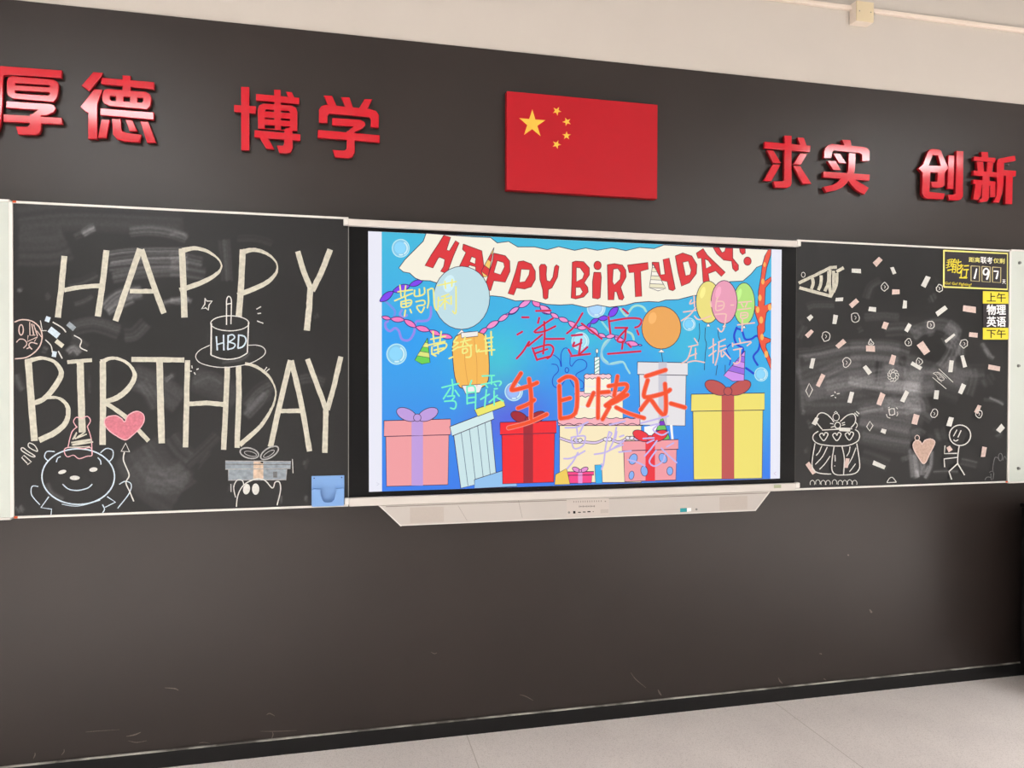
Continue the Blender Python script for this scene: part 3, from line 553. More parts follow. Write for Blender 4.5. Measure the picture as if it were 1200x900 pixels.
chalk('chalk_eye_scribble', many(ln('R7',[(120,440),(540,790)],22,False), ln('R7',[(315,185),(745,590)],22,False), ln('R7',[(140,320),(250,290),(380,370),(470,480),(430,535),(330,500),(210,360),(140,330)],20), ln('R7',[(270,280),(400,340),(545,475)],14), ln('R7',[(260,470),(400,580)],14), ln('R7',[(340,430),(360,455)],30), ln('R7',[(230,330),(330,370),(440,480)],10)), M_CHALKW, RB)
chalk('chalk_cake_drawing', many(ln('R5',[(292,340),(252,370),(246,410),(285,447),(360,463),(450,470),(550,465),(632,432),(655,385),(642,345),(615,325)],10), ln('R5',[(430,260),(385,205),(330,178),(290,195),(275,255),(325,322)],10), ln('R5',[(325,330),(480,322),(590,318)],10), ln('R5',[(485,255),(540,205),(598,188),(620,225),(612,270),(580,308)],10), circ('R5',462,288,25,27,0,9), circ('R5',448,216,28,32,0,7),
  ln('R5',[(430,180),(445,165),(462,182)],7,False), *[ln('R5',p,9,False) for p in ([(395,272),(425,275)],[(402,306),(432,298)],[(498,270),(525,262)],[(500,288),(527,280)],[(610,178),(640,208)],[(625,165),(652,188)])], ln('R5',[(618,258),(635,285),(622,315)],8),
  *[ln('R5',[(x,y+38),(x-36,y-5),(x-25,y-25),(x-8,y-25),(x,y-8),(x+12,y-32),(x+32,y-28),(x+34,y-8)],10,True,True) for x,y in ((340,385),(455,385),(565,380))],
  ln('R5',[(262,447),(243,560),(237,640),(258,690),(320,712),(405,716)],10), ln('R5',[(430,475),(412,600),(412,680),(440,718),(500,725),(600,715),(645,682),(655,620),(630,448)],10), ln('R5',[(500,475),(520,580),(513,722)],10),
  *[ln('R5',p,9) for p in ([(322,468),(300,520),(272,553)],[(370,478),(330,560),(265,632)],[(395,558),(350,625),(302,675)],[(570,475),(563,520),(540,560)],[(622,485),(590,570),(550,640)],[(618,626),(590,665),(565,695)],[(438,550),(440,605)],[(433,642),(438,648)])]), M_CHALKW, RB, 'white chalk cake with a bow and three hearts')
for i, x in enumerate((240,288,335,378,435,485,525,568,612)):
    chalk('chalk_circle', circ('R5',x,798-(5 if i%3==1 else 0),20,26,0,6,150,390), M_CHALKW, RB)
chalk('chalk_bell_drawing', many(ln('R5',[(895,792),(915,757),(940,745),(962,765),(978,788)],8), ln('R5',[(895,792),(978,788)],8)), M_CHALKW, RB)
hp = c('R6',[(148,535),(100,480),(70,425),(65,388),(88,360),(118,368),(132,388),(155,360),(195,350),(225,365),(225,392),(195,450)])
chalk('chalk_heart_fill', [[tuple(p) for p in smooth(hp,4,True)]], M_CHALKT, RB, 'tan chalk heart')
chalk('chalk_heart_outline', many(ribbon(hp,1.2,closed=True,jit=.06), circ('R6',95,342,17,20,0,6)), M_CHALKP, RB)
chalk('chalk_stick_figure_drawing', many(circ('R6',418,322,80,77,0,9), ln('R6',[(395,280),(368,330)],9), ln('R6',[(426,285),(402,338)],9), ln('R6',[(368,355),(385,365),(405,355)],9), ln('R6',[(412,400),(402,470),(400,535)],9), ln('R6',[(400,535),(335,595),(355,655)],10,False), ln('R6',[(400,535),(453,622)],10), ln('R6',[(395,458),(300,460),(305,400)],9,False), ln('R6',[(398,488),(298,500),(303,562)],9,False)), M_CHALKW, RB, 'white chalk stick figure')
chalk('chalk_corner_doodle', many(ln('R6',[(605,660),(620,638),(648,640),(655,660)],6), ln('R6',[(638,602),(660,592),(672,610),(665,657)],7), ln('R6',[(650,610),(652,655)],6), ln('R6',[(668,590),(665,565),(682,490),(712,500)],6), circ('R6',722,486,15,28,0,7), ln('R6',[(740,512),(755,480),(770,512)],6)), M_CHALKGD, RB)

# ------------------------------------------------------------------ the interactive display
YD = -.104
XD0, XD1 = XB1+.002, XB2-.002
D = thing('interactive_display', ((XD0+XD1)/2, YD, ZBt), 'large lit interactive display with a birthday picture, between the two chalkboards', 'interactive display')
box('housing', (XD0,YD,ZBt+.01), (XD1,-.01,ZT-.01), M_BLACKGL, D)

# the picture: one mesh, layers a hair apart, colours of what the screen shows
PV, PF, PC = [], [], []
PY = [YD-.0006]
def paint(polys, rgb):
    PY[0] -= 8e-6
    col = S(*rgb)
    for pl in polys:
        pts = [U(a, b, PY[0]) for a, b in pl]
        A = sum(pts[i][0]*pts[(i+1)%len(pts)][2]-pts[(i+1)%len(pts)][0]*pts[i][2] for i in range(len(pts)))
        if A < 0: pts = pts[::-1]
        o = len(PV); PV.extend(pts); PF.append(list(range(o, o+len(pts)))); PC.append([col]*len(pts))
INKC = (55,38,72)
def fig(pts, rgb, line=.8, sm=False, ink=INKC):
    pts = [tuple(p) for p in (smooth(pts,4,True) if sm else pts)]
    paint([pts], rgb)
    if line: paint(ribbon(pts+[pts[0]], line, sm=False, n=1), ink)
SQ = [(431.4,270.9),(916,292.6),(913.9,560.7),(432.4,576.4)]
paint([SQ], (238,238,250))
# sea-blue ground of the picture, as displayed
IQ = np.array([(447.3,271.7),(904,292.2),(902.8,561.0),(447.6,575.9)])
PY[0] -= 8e-6
nu, nv = 46, 28
def sea(u, v):
    top, mid, low = np.array([70,190,225.]), np.array([58,170,240.]), np.array([62,128,238.])
    col = top*(1-v/.45)+mid*(v/.45) if v < .45 else mid*(1-(v-.45)/.55)+low*((v-.45)/.55)
    g = lambda a,b,sx,sy: math.exp(-((u-a)/sx)**2-((v-b)/sy)**2)
    col = col+(np.array([70,210,215])-col)*.8*g(.30,.50,.09,.16)+(np.array([92,92,228])-col)*.85*g(.33,.72,.10,.14)+(np.array([70,205,215])-col)*.6*g(.52,.38,.10,.08)+(np.array([70,200,220])-col)*.6*g(.78,.42,.08,.16)+(np.array([40,150,250])-col)*.5*g(.05,.42,.1,.1)+(np.array([70,200,225])-col)*.5*g(.98,.62,.05,.2)
    return S(*np.clip(col,0,255))
gp = {}
for i in range(nu+1):
    for j in range(nv+1):
        u, v = i/nu, j/nv
        p = IQ[0]*(1-u)*(1-v)+IQ[1]*u*(1-v)+IQ[2]*u*v+IQ[3]*(1-u)*v
        gp[i,j] = len(PV); PV.append(U(p[0],p[1],PY[0]))
for i in range(nu):
    for j in range(nv):
        PF.append([gp[i,j+1],gp[i+1,j+1],gp[i+1,j],gp[i,j]])
        PC.append([sea(a/nu,b/nv) for a,b in ((i,j+1),(i+1,j+1),(i+1,j),(i,j))])
def rb(k, pts, wd, rgb, sm=True, cap=True): paint(ribbon(c(k,pts), wd, sm=sm, cap=cap), rgb)
# squiggles in the water
rb('Y1',[(0,230),(60,280),(110,340),(100,390)],2.6,(118,150,238))
rb('Y1',[(180,330),(160,370),(190,400),(230,380)],2.6,(150,150,240))
rb('Y1',[(470,300),(470,380),(440,430),(380,440),(320,450),(300,560),(250,630),(180,620),(150,540),(110,510),(60,540),(20,510),(15,460),(40,440)],2.8,(150,140,238))
rb('N2',[(470,290),(530,370),(590,440)],2.4,(150,220,225)); rb('N2',[(760,90),(850,200),(900,130),(960,60),(1040,40),(1120,70),(1160,130)],2.6,(168,226,214))
rb('N2',[(870,450),(940,490),(970,570)],2.6,(180,224,200)); rb('N2',[(600,560),(520,620),(470,740),(480,850),(560,930)],2.4,(170,226,220))
rb('C6',[(1080,290),(1020,370),(1010,440),(1050,490),(1110,500),(1200,480)],2.2,(150,205,230)); rb('C7',[(120,495),(220,480),(260,540),(285,580)],2.2,(165,220,225))
rb('Z',[(600,440),(575,520),(600,600),(660,640),(650,700)],2.4,(36,70,214)); rb('Z',[(600,450),(650,470),(680,550),(740,550),(790,520),(820,560),(810,650),(760,720),(800,800)],2.4,(36,74,214)); rb('Z',[(690,830),(760,880)],2.6,(36,70,214))
rb('Z',[(540,600),(500,650),(540,740),(530,800)],1.4,(36,80,214))
# flower outline of the backdrop
rb('C6',[(655,520),(640,460),(590,420),(575,430)],1.0,(30,70,205)); rb('C6',[(660,520),(655,420),(680,365),(715,365),(735,410),(735,500),(750,520)],1.0,(30,70,205))
rb('C6',[(750,520),(790,470),(840,460),(880,490),(870,540),(800,580),(790,610),(850,660),(850,710),(820,720)],1.0,(30,70,205)); rb('C6',[(575,500),(620,510),(632,560),(590,610),(580,660),(600,700),(650,700),(690,640)],1.0,(30,70,205))
rb('C6',[(735,640),(770,700)],1.0,(30,70,205)); paint(ribbon(c('C6',ell(707,553,16,22)),1.0,closed=True),(30,70,205))
# bubbles
def bubble(x, y, r, rgb=(135,205,240)):
    paint([ell(x,y,r,r*1.04)], (190,236,246)); paint([ell(x,y,r*.88,r*.92)], rgb)
    paint([ell(x-r*.08,y-r*.05,r*.62,r*.66)], tuple(min(255,int(v*1.07)) for v in rgb))
    paint(ribbon(ell(x,y,r*.72,r*.74,0,10,-60,60),r*.16), (214,242,250)); paint(ribbon(ell(x,y,r*.72,r*.74,0,6,70,105),r*.16), (214,242,250))
bubble(469.6,290.9,10.5); bubble(464.7,415,12); bubble(602,459,10.7,(150,180,240)); bubble(698.7,361,11,(165,205,245)); bubble(680,400,10.5,(160,220,235)); bubble(807.7,380,7.4,(120,200,240)); bubble(892,438.7,8)
# streamers: chains of paper twists
def twist(k, nodes, rgb, fat=.40):
    P = [np.array(p) for p in c(k, nodes)]
    for a, b in zip(P[:-1], P[1:]):
        d = b-a; n = np.array([-d[1], d[0]]); 
        pts = [a+d*.0, a+d*.25+n*fat*.42, a+d*.55+n*fat*.5, a+d*.85+n*fat*.3, b, a+d*.75-n*fat*.42, a+d*.45-n*fat*.5, a+d*.15-n*fat*.3]
        fig(pts, rgb, .9, True, (50,28,120))
PK = (250,128,196)
twist('C5',[(130,85),(210,103),(328,112),(430,175),(550,205),(645,245),(750,268)],PK); twist('C5',[(980,245),(1060,180),(1160,122)],PK)
twist('C6',[(0,185),(105,122),(195,62),(285,5)],(250,150,206)); twist('T2',[(395,890),(425,880),(510,825),(612,765)],(245,150,215)); twist('T2',[(628,765),(698,818),(790,880)],PK,.6)
twist('C6',[(470,-15),(565,55),(635,95),(720,125),(800,182),(885,180),(985,235),(1050,262),(1130,250),(1200,300)],(248,150,206),.46); twist('C7',[(150,268),(248,310),(360,330),(392,336)],(248,140,206))
PU = (130,70,240)
twist('T1',[(340,850),(455,762),(600,710),(712,668)],PU); twist('C6',[(1155,0),(1075,85)],PU,.5); twist('C6',[(1072,92),(985,102),(915,140),(885,182)],PU,.5)
# coral at the right
fig(c('T4',[(752,243),(778,244),(775,290),(740,400),(722,500),(722,520),(778,482),(778,520),(728,580),(720,735),(778,712),(778,752),(736,800),(722,890),(722,960)])+c('C8',[(690,110),(715,110),(775,130),(770,155),(735,170),(730,200),(775,310),(775,400),(735,300),(690,210),(660,110),(655,20)])+c('T4',[(668,900),(636,800),(630,735),(662,745),(665,610),(688,480),(708,310)]), (242,92,66), .8)
for x, y, r in ((890.5,349,2),(894,330,1.8),(892,375,2.2),(888,363,2.0),(893,395,2.0),(898,415,2.2),(896,310,1.5),(902,360,2)): paint([ell(x,y,r,r*1.9)], (255,184,96))
# banner
ban = [q('T1',745,250),q('T1',720,320),q('T1',640,400),q('T1',560,480),q('T1',505,555),q('T1',545,590),q('T1',600,600),q('T1',650,645),q('T1',700,665),q('T1',780,668),q('T1',880,700),q('T1',1000,690),q('T2',80,740),q('T2',190,730),q('T2',280,725),q('T2',370,735),q('T2',480,770),q('T2',620,765),q('T2',760,800),q('T2',870,806),q('T2',980,800),q('T2',1090,825),
 q('T3',60,825),q('T3',150,805),q('T3',260,825),q('T3',400,808),q('T3',480,785),q('T3',600,775),q('T3',690,780),q('T3',750,762),q('T3',860,758),q('T3',990,725),q('T4',180,640),q('T4',300,560),q('T4',420,525),q('T4',530,520),q('T4',600,460),q('T4',650,400),q('T4',700,380),q('T4',722,300),q('T4',752,243),
 q('T4',400,226),q('T3',900,287),q('T3',735,278),q('T3',650,310),q('T3',520,300),q('T3',400,328),q('T3',280,303),q('T3',150,325),q('T3',60,308),q('T2',1100,305),q('T2',1000,325),q('T2',860,293),q('T2',760,320),q('T2',650,295),q('T2',500,295),q('T2',420,247),q('T2',320,260),q('T2',262,213),q('T2',100,206)]
fig(ban, (250,244,226), .9)
RD = (226,56,62)
def glyph(k, outer, *holes, sm=False):
    fig(c(k, outer), RD, .9, sm, (120,30,40))
    for h in holes: fig(c(k, h), (250,244,226), .8, False, (120,30,40))
glyph('T1',[(900,268),(960,285),(925,395),(950,405),(1005,315),(1035,335),(985,450),(945,560),(925,602),(872,585),(900,540),(910,480),(865,460),(850,470),(805,555),(735,535),(790,440),(850,350)])
glyph('T2',[(22,270),(185,330),(205,480),(195,560),(135,550),(130,470),(75,455),(40,520),(-28,500),(45,345),(15,318)], [(95,380),(132,395),(125,445),(78,425)])
glyph('T2',[(290,350),(390,372),(430,420),(432,510),(390,605),(290,592),(262,680),(205,665),(280,420)], [(320,415),(375,432),(385,470),(350,540),(290,520)])
glyph('T2',[(505,425),(550,418),(620,445),(655,510),(655,580),(620,645),(560,665),(490,655),(465,718),(415,705),(440,640),(480,520)], [(530,490),(605,495),(600,540),(565,600),(515,605)])
glyph('T2',[(690,470),(705,448),(740,448),(755,470),(750,540),(755,590),(785,600),(810,560),(825,470),(840,452),(862,465),(850,560),(800,655),(770,670),(765,745),(745,755),(725,745),(720,670),(695,580)])
glyph('T2',[(980,430),(1010,420),(1080,425),(1130,480),(1130,540),(1085,610),(1115,650),(1120,690),(1080,735),(1010,752),(970,745),(978,560)], [(1015,475),(1050,480),(1085,530),(1070,575),(1015,600)], [(1010,650),(1050,650),(1072,690),(1050,720),(1010,725)])
glyph('T3',ell(152,458,32,37)); glyph('T3',[(120,518),(180,520),(185,560),(175,740),(155,752),(108,745),(108,600)])
glyph('T3',[(238,452),(300,442),(370,455),(400,500),(403,560),(355,650),(385,740),(370,762),(340,755),(320,690),(300,690),(295,760),(245,762)], [(290,490),(330,485),(355,520),(350,580),(300,630),(283,600)])
glyph('T3',[(415,455),(595,432),(598,490),(530,510),(540,730),(485,735),(475,520),(430,522)])
glyph('T3',[(632,430),(690,430),(705,540),(745,535),(728,405),(780,392),(835,665),(815,680),(780,670),(765,600),(715,590),(730,670),(680,665),(640,560)])
glyph('T3',[(835,375),(900,348),(980,375),(1025,450),(1020,530),(960,610),(890,640),(860,520)], [(900,430),(950,420),(975,500),(965,540),(925,548)])
glyph('T4',[(120,275),(180,235),(215,290),(375,445),(340,480),(290,430),(225,455),(235,520),(180,530),(175,450),(165,320),(135,320)], [(195,325),(225,340),(255,385),(205,410)])
glyph('T4',[(268,224),(320,226),(345,270),(370,260),(375,230),(440,232),(440,320),(490,380),(490,420),(465,437),(440,410),(430,345),(360,335),(300,280)])
glyph('T4',[(500,234),(550,236),(550,275),(525,288),(505,265)]); glyph('T4',ell(570,345,32,36))
# party hats
def hat(tip, a, b, c1, c2, n=4):
    tip, a, b = map(np.array, (tip, a, b))
    fig([tip, a, (a+b)/2+(a+b-2*tip)*.06, b], c1, .7)
    for i in range(1, n, 2):
        t0, t1 = i/n, (i+1)/n
        fig([tip+(a-tip)*t0, tip+(a-tip)*t1, tip+(b-tip)*t1, tip+(b-tip)*t0], c2, .6)
# balloons
def balloon(k, cx, cy, rx, ry, rgb, rot=0, string=None):
    if string: paint(ribbon(c(k,string),.7), INKC)
    fig(c(k, ell(cx,cy,rx,ry,rot)), rgb, .8)
    paint([c(k, ell(cx-rx*.45,cy-ry*.45,rx*.2,ry*.28,rot+15))], tuple(min(255,int(v+18)) for v in rgb))
    fig(c(k,[(cx,cy+ry),(cx-rx*.16,cy+ry*1.16),(cx+rx*.16,cy+ry*1.16)]), (250,244,240), .6)
balloon('T4',225,705,108,185,(240,226,130),0,None); balloon('T4',540,720,95,185,(184,232,128),0,None); balloon('T4',365,705,115,190,(238,160,186),0,None)
paint(ribbon(c('Z',[(300,440),(295,540),(310,600),(298,700),(290,850)]),.7),INKC); paint(ribbon(c('Z',[(420,440),(425,520),(440,560)]),.7),INKC); paint(ribbon(c('Z',[(240,400),(245,500),(232,580)]),.7),INKC); paint(ribbon(c('Z',[(415,800),(400,900)]),.7),INKC); paint(ribbon(c('Z',[(490,800),(490,890)]),.7),INKC)
# plain party things standing in the sea: balloons, lantern, gifts
def gift(x0, y0, x1, y1, rgb, rib, lid=.22, bow=True, sk=0):
    fig([(x0,y0+(y1-y0)*lid),(x1,y0+(y1-y0)*lid+sk),(x1-1,y1+sk),(x0+1,y1)], rgb, .9)
    m_ = (x0+x1)/2; ww = (x1-x0)*.09; s2 = sk/2
    paint([[(m_-ww,y0+(y1-y0)*lid+s2),(m_+ww,y0+(y1-y0)*lid+s2),(m_+ww,y1+s2),(m_-ww,y1+s2)]], rib)
    fig([(x0-2,y0),(x1+2,y0+sk),(x1+2,y0+(y1-y0)*lid+sk),(x0-2,y0+(y1-y0)*lid)], rgb, .9)
    paint([[(m_-ww,y0+s2),(m_+ww,y0+s2),(m_+ww,y0+(y1-y0)*lid+s2),(m_-ww,y0+(y1-y0)*lid+s2)]], rib)
    if bow:
        r = (x1-x0)*.17
        fig(ell(m_-r,y0-r*.5+s2,r,r*.55,25), rib, .8); fig(ell(m_+r,y0-r*.5+s2,r,r*.55,-25), rib, .8); fig(ell(m_,y0-r*.2+s2,r*.35,r*.35), rib, .7)
PINKB = (245,162,166)
balloon('P',541,349,33,37,(196,226,234),0,[(541,390),(545,420),(540,450)])
# orange lantern
fig([(534,394),(566,391),(573,420),(569,452),(539,454),(531,425)], (250,190,92), .9, True); fig([(540,390),(560,388),(560,394),(541,396)], (244,240,236), .7); fig([(541,452),(566,450),(562,460),(546,462)], (244,240,240), .7)
for t_ in (.33,.66): paint(ribbon([(534+32*t_,394),(531+42*t_,424),(539+30*t_,453)],.6),(226,150,70))
# large pink gift at lower left
gift(452,493,526,570,PINKB,(196,160,226),.24,True,-2)
hat((501,396),(486,422),(504,425),(112,214,86),(226,232,130),5)
# blue and white striped gift
fig([(531,505),(575,488),(582,562),(540,572)], (206,232,236), .9); 
for t_ in (.2,.42,.64,.84): paint(ribbon([(531+44*t_,505-17*t_),(540+42*t_,571-9*t_)],.8),(110,130,150))
fig([(527,500),(577,481),(579,491),(530,511)], (214,238,240), .9)
fig([(556,480),(590,468),(592,476),(560,488)], (240,234,110), .8)
fig([(556,562),(600,548),(606,570),(556,572.5)], (150,198,242), .8)
gift(588,495,650,567,(250,44,54),(168,40,54),.20,True,-2)
# birthday cake
fig([q('K',345,0),q('K',410,0),q('K',410,110),q('K',345,115)], (244,250,246), .8)
fig(c('C6',[(950,440),(995,438),(995,590),(950,590)]), (240,250,246), .7)
for i in range(4): paint(ribbon(c('C6',[(952,480+i*32),(993,455+i*32)]),1.0), (120,175,160))
fig(c('C6',ell(972,385,11,20)), (255,252,240), .6); paint(ribbon(c('C6',[(972,405),(972,440)]),.7), INKC)
def tier(k, x0, x1, y0, y1, fr, body=(252,240,200), fc=(250,190,200), n=6):
    fig(c(k,[(x0,y0+fr*.6),(x1,y0+fr*.6),(x1,y1),(x0,y1)]), body, .8)
    pts = [(x0-8,y0+fr*.4)]
    for i in range(n): xx = x0+(x1-x0)*(i+.5)/n; pts += [(xx-(x1-x0)/n*.35,y0+4),(xx,y0-6),(xx+(x1-x0)/n*.35,y0+4)]
    pts += [(x1+8,y0+fr*.4)]
    for i in range(n)[::-1]: xx = x0+(x1-x0)*(i+.5)/n; pts += [(xx+(x1-x0)/n*.42,y0+fr*.75),(xx,y0+fr),(xx-(x1-x0)/n*.42,y0+fr*.75)]
    fig(c(k,pts), fc, .8)
tier('K2',118,836,75,640,62,(252,236,196),(250,176,186),8)
tier('K',50,770,365,790,95,(252,242,212),(252,196,206),7)
tier('K',190,592,108,400,76,(252,246,226),(252,206,214),5)
tier('K2',105,850,75,140,62,(250,180,190),(250,180,190),8)
paint(ribbon(c('K2',[(120,250),(230,285),(330,285),(440,290),(540,255),(640,285),(740,245),(835,285)]),2.6),(222,200,236)); 
for o_ in (-1.5,1.5): paint(ribbon([(a,b+o_) for a,b in c('K2',[(120,250),(230,285),(330,285),(440,290),(540,255),(640,285),(740,245),(835,285)])],.6),INKC)
for x, y in ((280,270),(540,262),(735,250)):
    fig(c('K2',ell(x-18,y,20,16,20)),(238,232,244),.7); fig(c('K2',ell(x+18,y,20,16,-20)),(238,232,244),.7)
paint(ribbon(c('K',[(85,590),(250,610),(430,620),(600,590),(760,600)]),1.6),(250,244,236)); paint(ribbon(c('K',[(195,285),(300,300),(400,285),(500,300),(590,285)]),1.2),(246,238,240))
gift(666,553,694,566.5,(250,72,140),(236,150,214),.3,True,-.5)
fig([(651,556),(664,549),(668,567.5),(650,568)], (244,208,96), .7)
fig([(697,545),(705,544.5),(706,566),(698,566.5)], (60,180,240), .6)
# white box with a rim, tan balloon above
balloon('P',775,384,23,25,(240,170,92),0,[(775,412),(777,426)])
gift(749,424,804,498,(234,230,233),(206,204,216),.2,False,1)
fig([(755,500),(770,498),(771,512),(755,513)], (250,250,250), 0); paint([[(759,500),(766,499.5),(766,527),(759,528)]],(250,250,250)); paint([[(785,498),(788,497.5),(789.5,516),(787,517)]],(250,250,250))
hat((776,488),(764,515),(785,514),(112,200,96),(128,50,200),5)
gift(731,517,793,564.5,(246,160,168),(242,54,66),.24,True,-2)
for x, y, rx, ry, a in ((742,538,4.5,6.5,25),(755,552,4,6,-10),(777,537,4.5,6,-30),(785,552,3.5,5,0),(740,557,3,5,10)): fig(ell(x,y,rx,ry,a), (140,180,246), .6)
gift(812,462,894,562,(244,228,116),(196,86,84),.2,True,-1.5)
hat((873,411),(848,440),(872,446),(214,150,240),(160,110,226),5)
hat((579,290),(564,318),(572,324),(250,206,110),(226,60,62),4); hat((765,309),(761,337),(780,338),(252,246,232),(240,232,200),6)
# handwriting over the picture
def hand(k, strokes, wd, rgb, edge=None):
    for s in strokes:
        if edge: paint(ribbon(c(k,s), wd*1.45, sm=len(s)>2, cap=True, n=4), edge)
    for s in strokes: paint(ribbon(c(k,s), wd, sm=len(s)>2, cap=True, n=4), rgb)
YW = (246,240,140)
hand('Y1',[[(140,145),(285,125)],[(160,80),(172,190)],[(218,85),(205,185)],[(108,235),(285,160)],[(172,245),(180,300),(262,282),(270,228),(176,245)],[(215,200),(222,290)],[(180,270),(262,255)],[(215,330),(205,390)],[(262,322),(275,355)],
 [(308,130),(312,190),(402,168),(405,105)],[(355,118),(358,180)],[(322,245),(400,232),(405,275),(330,292),(372,355),(405,300)],[(440,125),(448,240),(436,305)],[(440,130),(490,112),(500,200),(508,290),(538,330),(548,200)],
 [(540,82),(725,42)],[(612,40),(618,110)],[(685,22),(680,90)],[(580,195),(650,170)],[(560,232),(665,205)],[(612,185),(612,320)],[(608,235),(565,290)],[(618,235),(655,265)],[(675,190),(675,270)],[(722,95),(724,240),(720,362),(690,340)]],1.8,YW)
hand('Y1',[[(470,622),(618,592)],[(492,545),(502,650)],[(575,545),(562,640)],[(410,690),(612,642)],[(482,700),(490,770),(600,722),(630,680),(600,660),(500,690)],[(540,665),(545,765)],[(505,732),(600,708)],[(480,770),(520,790)],
 [(735,600),(700,650),(748,655),(690,700)],[(690,735),(742,700)],[(770,650),(872,625)],[(815,600),(788,690)],[(820,655),(862,692)],[(740,705),(882,680)],[(790,722),(792,762),(835,748),(830,715),(790,722)],[(870,685),(872,790),(825,802)],
 [(925,680),(932,752),(955,725)],[(1020,580),(1026,770)],[(1075,545),(1082,780)],[(1010,620),(1092,602)],[(1020,660),(1085,650)],[(1020,702),(1085,690)],[(960,745),(1110,728)],[(655,815),(690,800)]],1.9,YW)
hand('MI',[[(120,362),(410,292)],[(295,220),(312,380),(300,490)],[(265,372),(145,560)],[(350,410),(420,510)],[(215,518),(340,508),(298,580)],[(165,605),(330,598),(368,660),(340,735),(272,722)],[(640,240),(608,322)],[(558,345),(562,650)],[(560,345),(700,362),(706,740)],[(580,452),(690,442)],[(580,545),(690,532)],[(565,640),(690,620)],
 [(830,160),(1040,150)],[(990,165),(990,300)],[(810,312),(1000,272),(1130,248),(1160,282),(1130,325)],[(1040,300),(1072,330)],[(1040,385),(1092,380)],[(900,400),(870,700)],[(800,570),(950,480)],[(1035,420),(1036,670)],[(950,620),(1090,500)],[(1090,540),(1195,600)],[(890,320),(920,360)]],1.9,(120,246,206))
RW = (214,36,52)
hand('N1',[[(290,157),(390,157)],[(505,58),(730,52)],[(555,165),(535,245)],[(770,170),(640,255),(475,385),(640,372),(805,295)],[(630,225),(640,420),(615,720)],[(600,425),(440,555),(380,605),(400,535)],[(390,545),(300,690),(205,795)],[(660,492),(940,490)],[(450,635),(520,820)],[(480,640),(700,582),(775,640),(740,750),(680,795)],[(520,815),(712,765)],[(500,715),(680,650)],[(215,425),(290,380)],
 [(1010,660),(1060,755)]],1.9,RW,(190,110,200))
hand('N2',[[(168,160),(40,370),(-75,475)],[(155,322),(300,430),(468,560)],[(0,510),(160,495)],[(40,620),(22,680),(150,625)],[(150,570),(108,810)],[(245,690),(108,815)],[(-10,830),(285,795)],[(575,220),(605,480)],[(800,95),(880,165)],[(600,285),(870,240),(1050,245),(1090,290),(1050,360),(990,385)],[(1020,430),(1045,495)],[(680,390),(870,388)],[(865,395),(710,580),(820,600),(845,410)],[(800,600),(785,720)],[(565,797),(1075,755)],[(880,640),(925,690)]],1.9,RW,(190,110,200))
OW, OE = (250,84,44), (246,140,130)
hand('O1',[[(205,175),(100,345),(120,370),(300,325),(395,285)],[(300,240),(325,440),(322,700)],[(170,585),(290,535),(360,485)],[(60,815),(300,750),(508,655)],[(655,320),(665,700)],[(655,265),(740,215),(820,230),(862,310),(842,640),(670,705)],[(680,492),(780,465)]],4.1,OW,OE)
hand('K',[[(330,390),(245,580)],[(402,175),(395,770)],[(440,385),(560,375)],[(555,290),(690,268),(820,262),(828,330),(740,420),(620,500),(510,580)],[(690,140),(640,430)],[(840,420),(690,510),(520,590)],[(800,420),(620,540)],[(570,600),(465,790)],[(670,610),(860,700),(1090,770)]],3.9,OW,OE)
hand('Q',[[(155,205),(450,110)],[(180,265),(122,480),(180,520),(430,460),(515,410)],[(440,320),(455,550),(450,740),(410,780),(330,700),(220,555),(150,610),(75,710)],[(530,615),(740,675)]],4.1,OW,OE)
ZW = (248,200,188)
hand('Z',[[(165,175),(150,215),(200,195)],[(190,140),(196,240)],[(90,292),(210,275)],[(205,250),(150,320),(70,375)],[(195,330),(240,365),(350,330)],[(350,190),(355,240)],[(420,150),(405,190),(402,275),(470,255),(472,195),(405,190)],[(425,235),(462,228)],[(395,315),(490,310),(495,350),(478,445),(450,482),(420,448)],
 [(620,200),(740,190)],[(645,212),(662,242)],[(700,205),(682,245)],[(610,270),(735,255)],[(640,300),(642,352),(700,340),(700,300),(640,300)],[(650,325),(690,320)],[(545,225),(570,225)],[(610,415),(770,395)],[(655,360),(650,475)],
 [(195,545),(225,590)],[(140,625),(228,605)],[(165,630),(130,740),(70,785)],[(150,715),(215,690)],[(205,640),(205,740)],[(130,775),(200,760),(290,775)],
 [(375,550),(375,780)],[(335,640),(400,600)],[(335,712),(400,662)],[(425,582),(490,552)],[(430,580),(422,700),(395,800)],[(440,625),(490,612)],[(440,668),(500,640)],[(452,660),(455,722),(480,700)],[(475,672),(540,742)],
 [(625,545),(635,580)],[(560,590),(562,622)],[(565,605),(735,575),(700,615)],[(570,655),(650,640)],[(632,640),(630,760),(592,788),(570,778)]],1.6,ZW)
VW = (200,184,238)
hand('V1',[[(160,145),(310,140),(400,108),(500,60)],[(330,130),(345,250)],[(430,110),(375,230)],[(250,290),(290,455),(420,420),(462,310),(430,265),(250,290)],[(320,300),(330,370)],[(140,610),(260,600),(455,495)],[(350,520),(280,650),(190,760)],[(930,140),(890,330),(830,460)],[(600,545),(750,520),(880,460),(1029,400)],[(820,210),(770,420),(735,700),(705,690)],[(735,700),(705,770)],[(820,205),(860,230),(830,290)],[(980,280),(1040,260)],[(830,100),(960,70),(1060,45)]],1.9,VW)
hand('V2',[[(30,290),(15,380)],[(0,500),(120,420)],[(350,178),(520,135),(710,85)],[(480,210),(590,190),(510,265),(620,335),(710,295)],[(380,382),(520,372)],[(560,410),(480,520),(400,610)],[(60,560),(220,545)],[(180,662),(290,690),(400,742)],[(550,540),(460,680),(530,745),(640,680),(662,600)],[(620,510),(720,610),(820,700)],[(690,490),(780,440)],[(430,440),(520,400)]],1.9,VW)
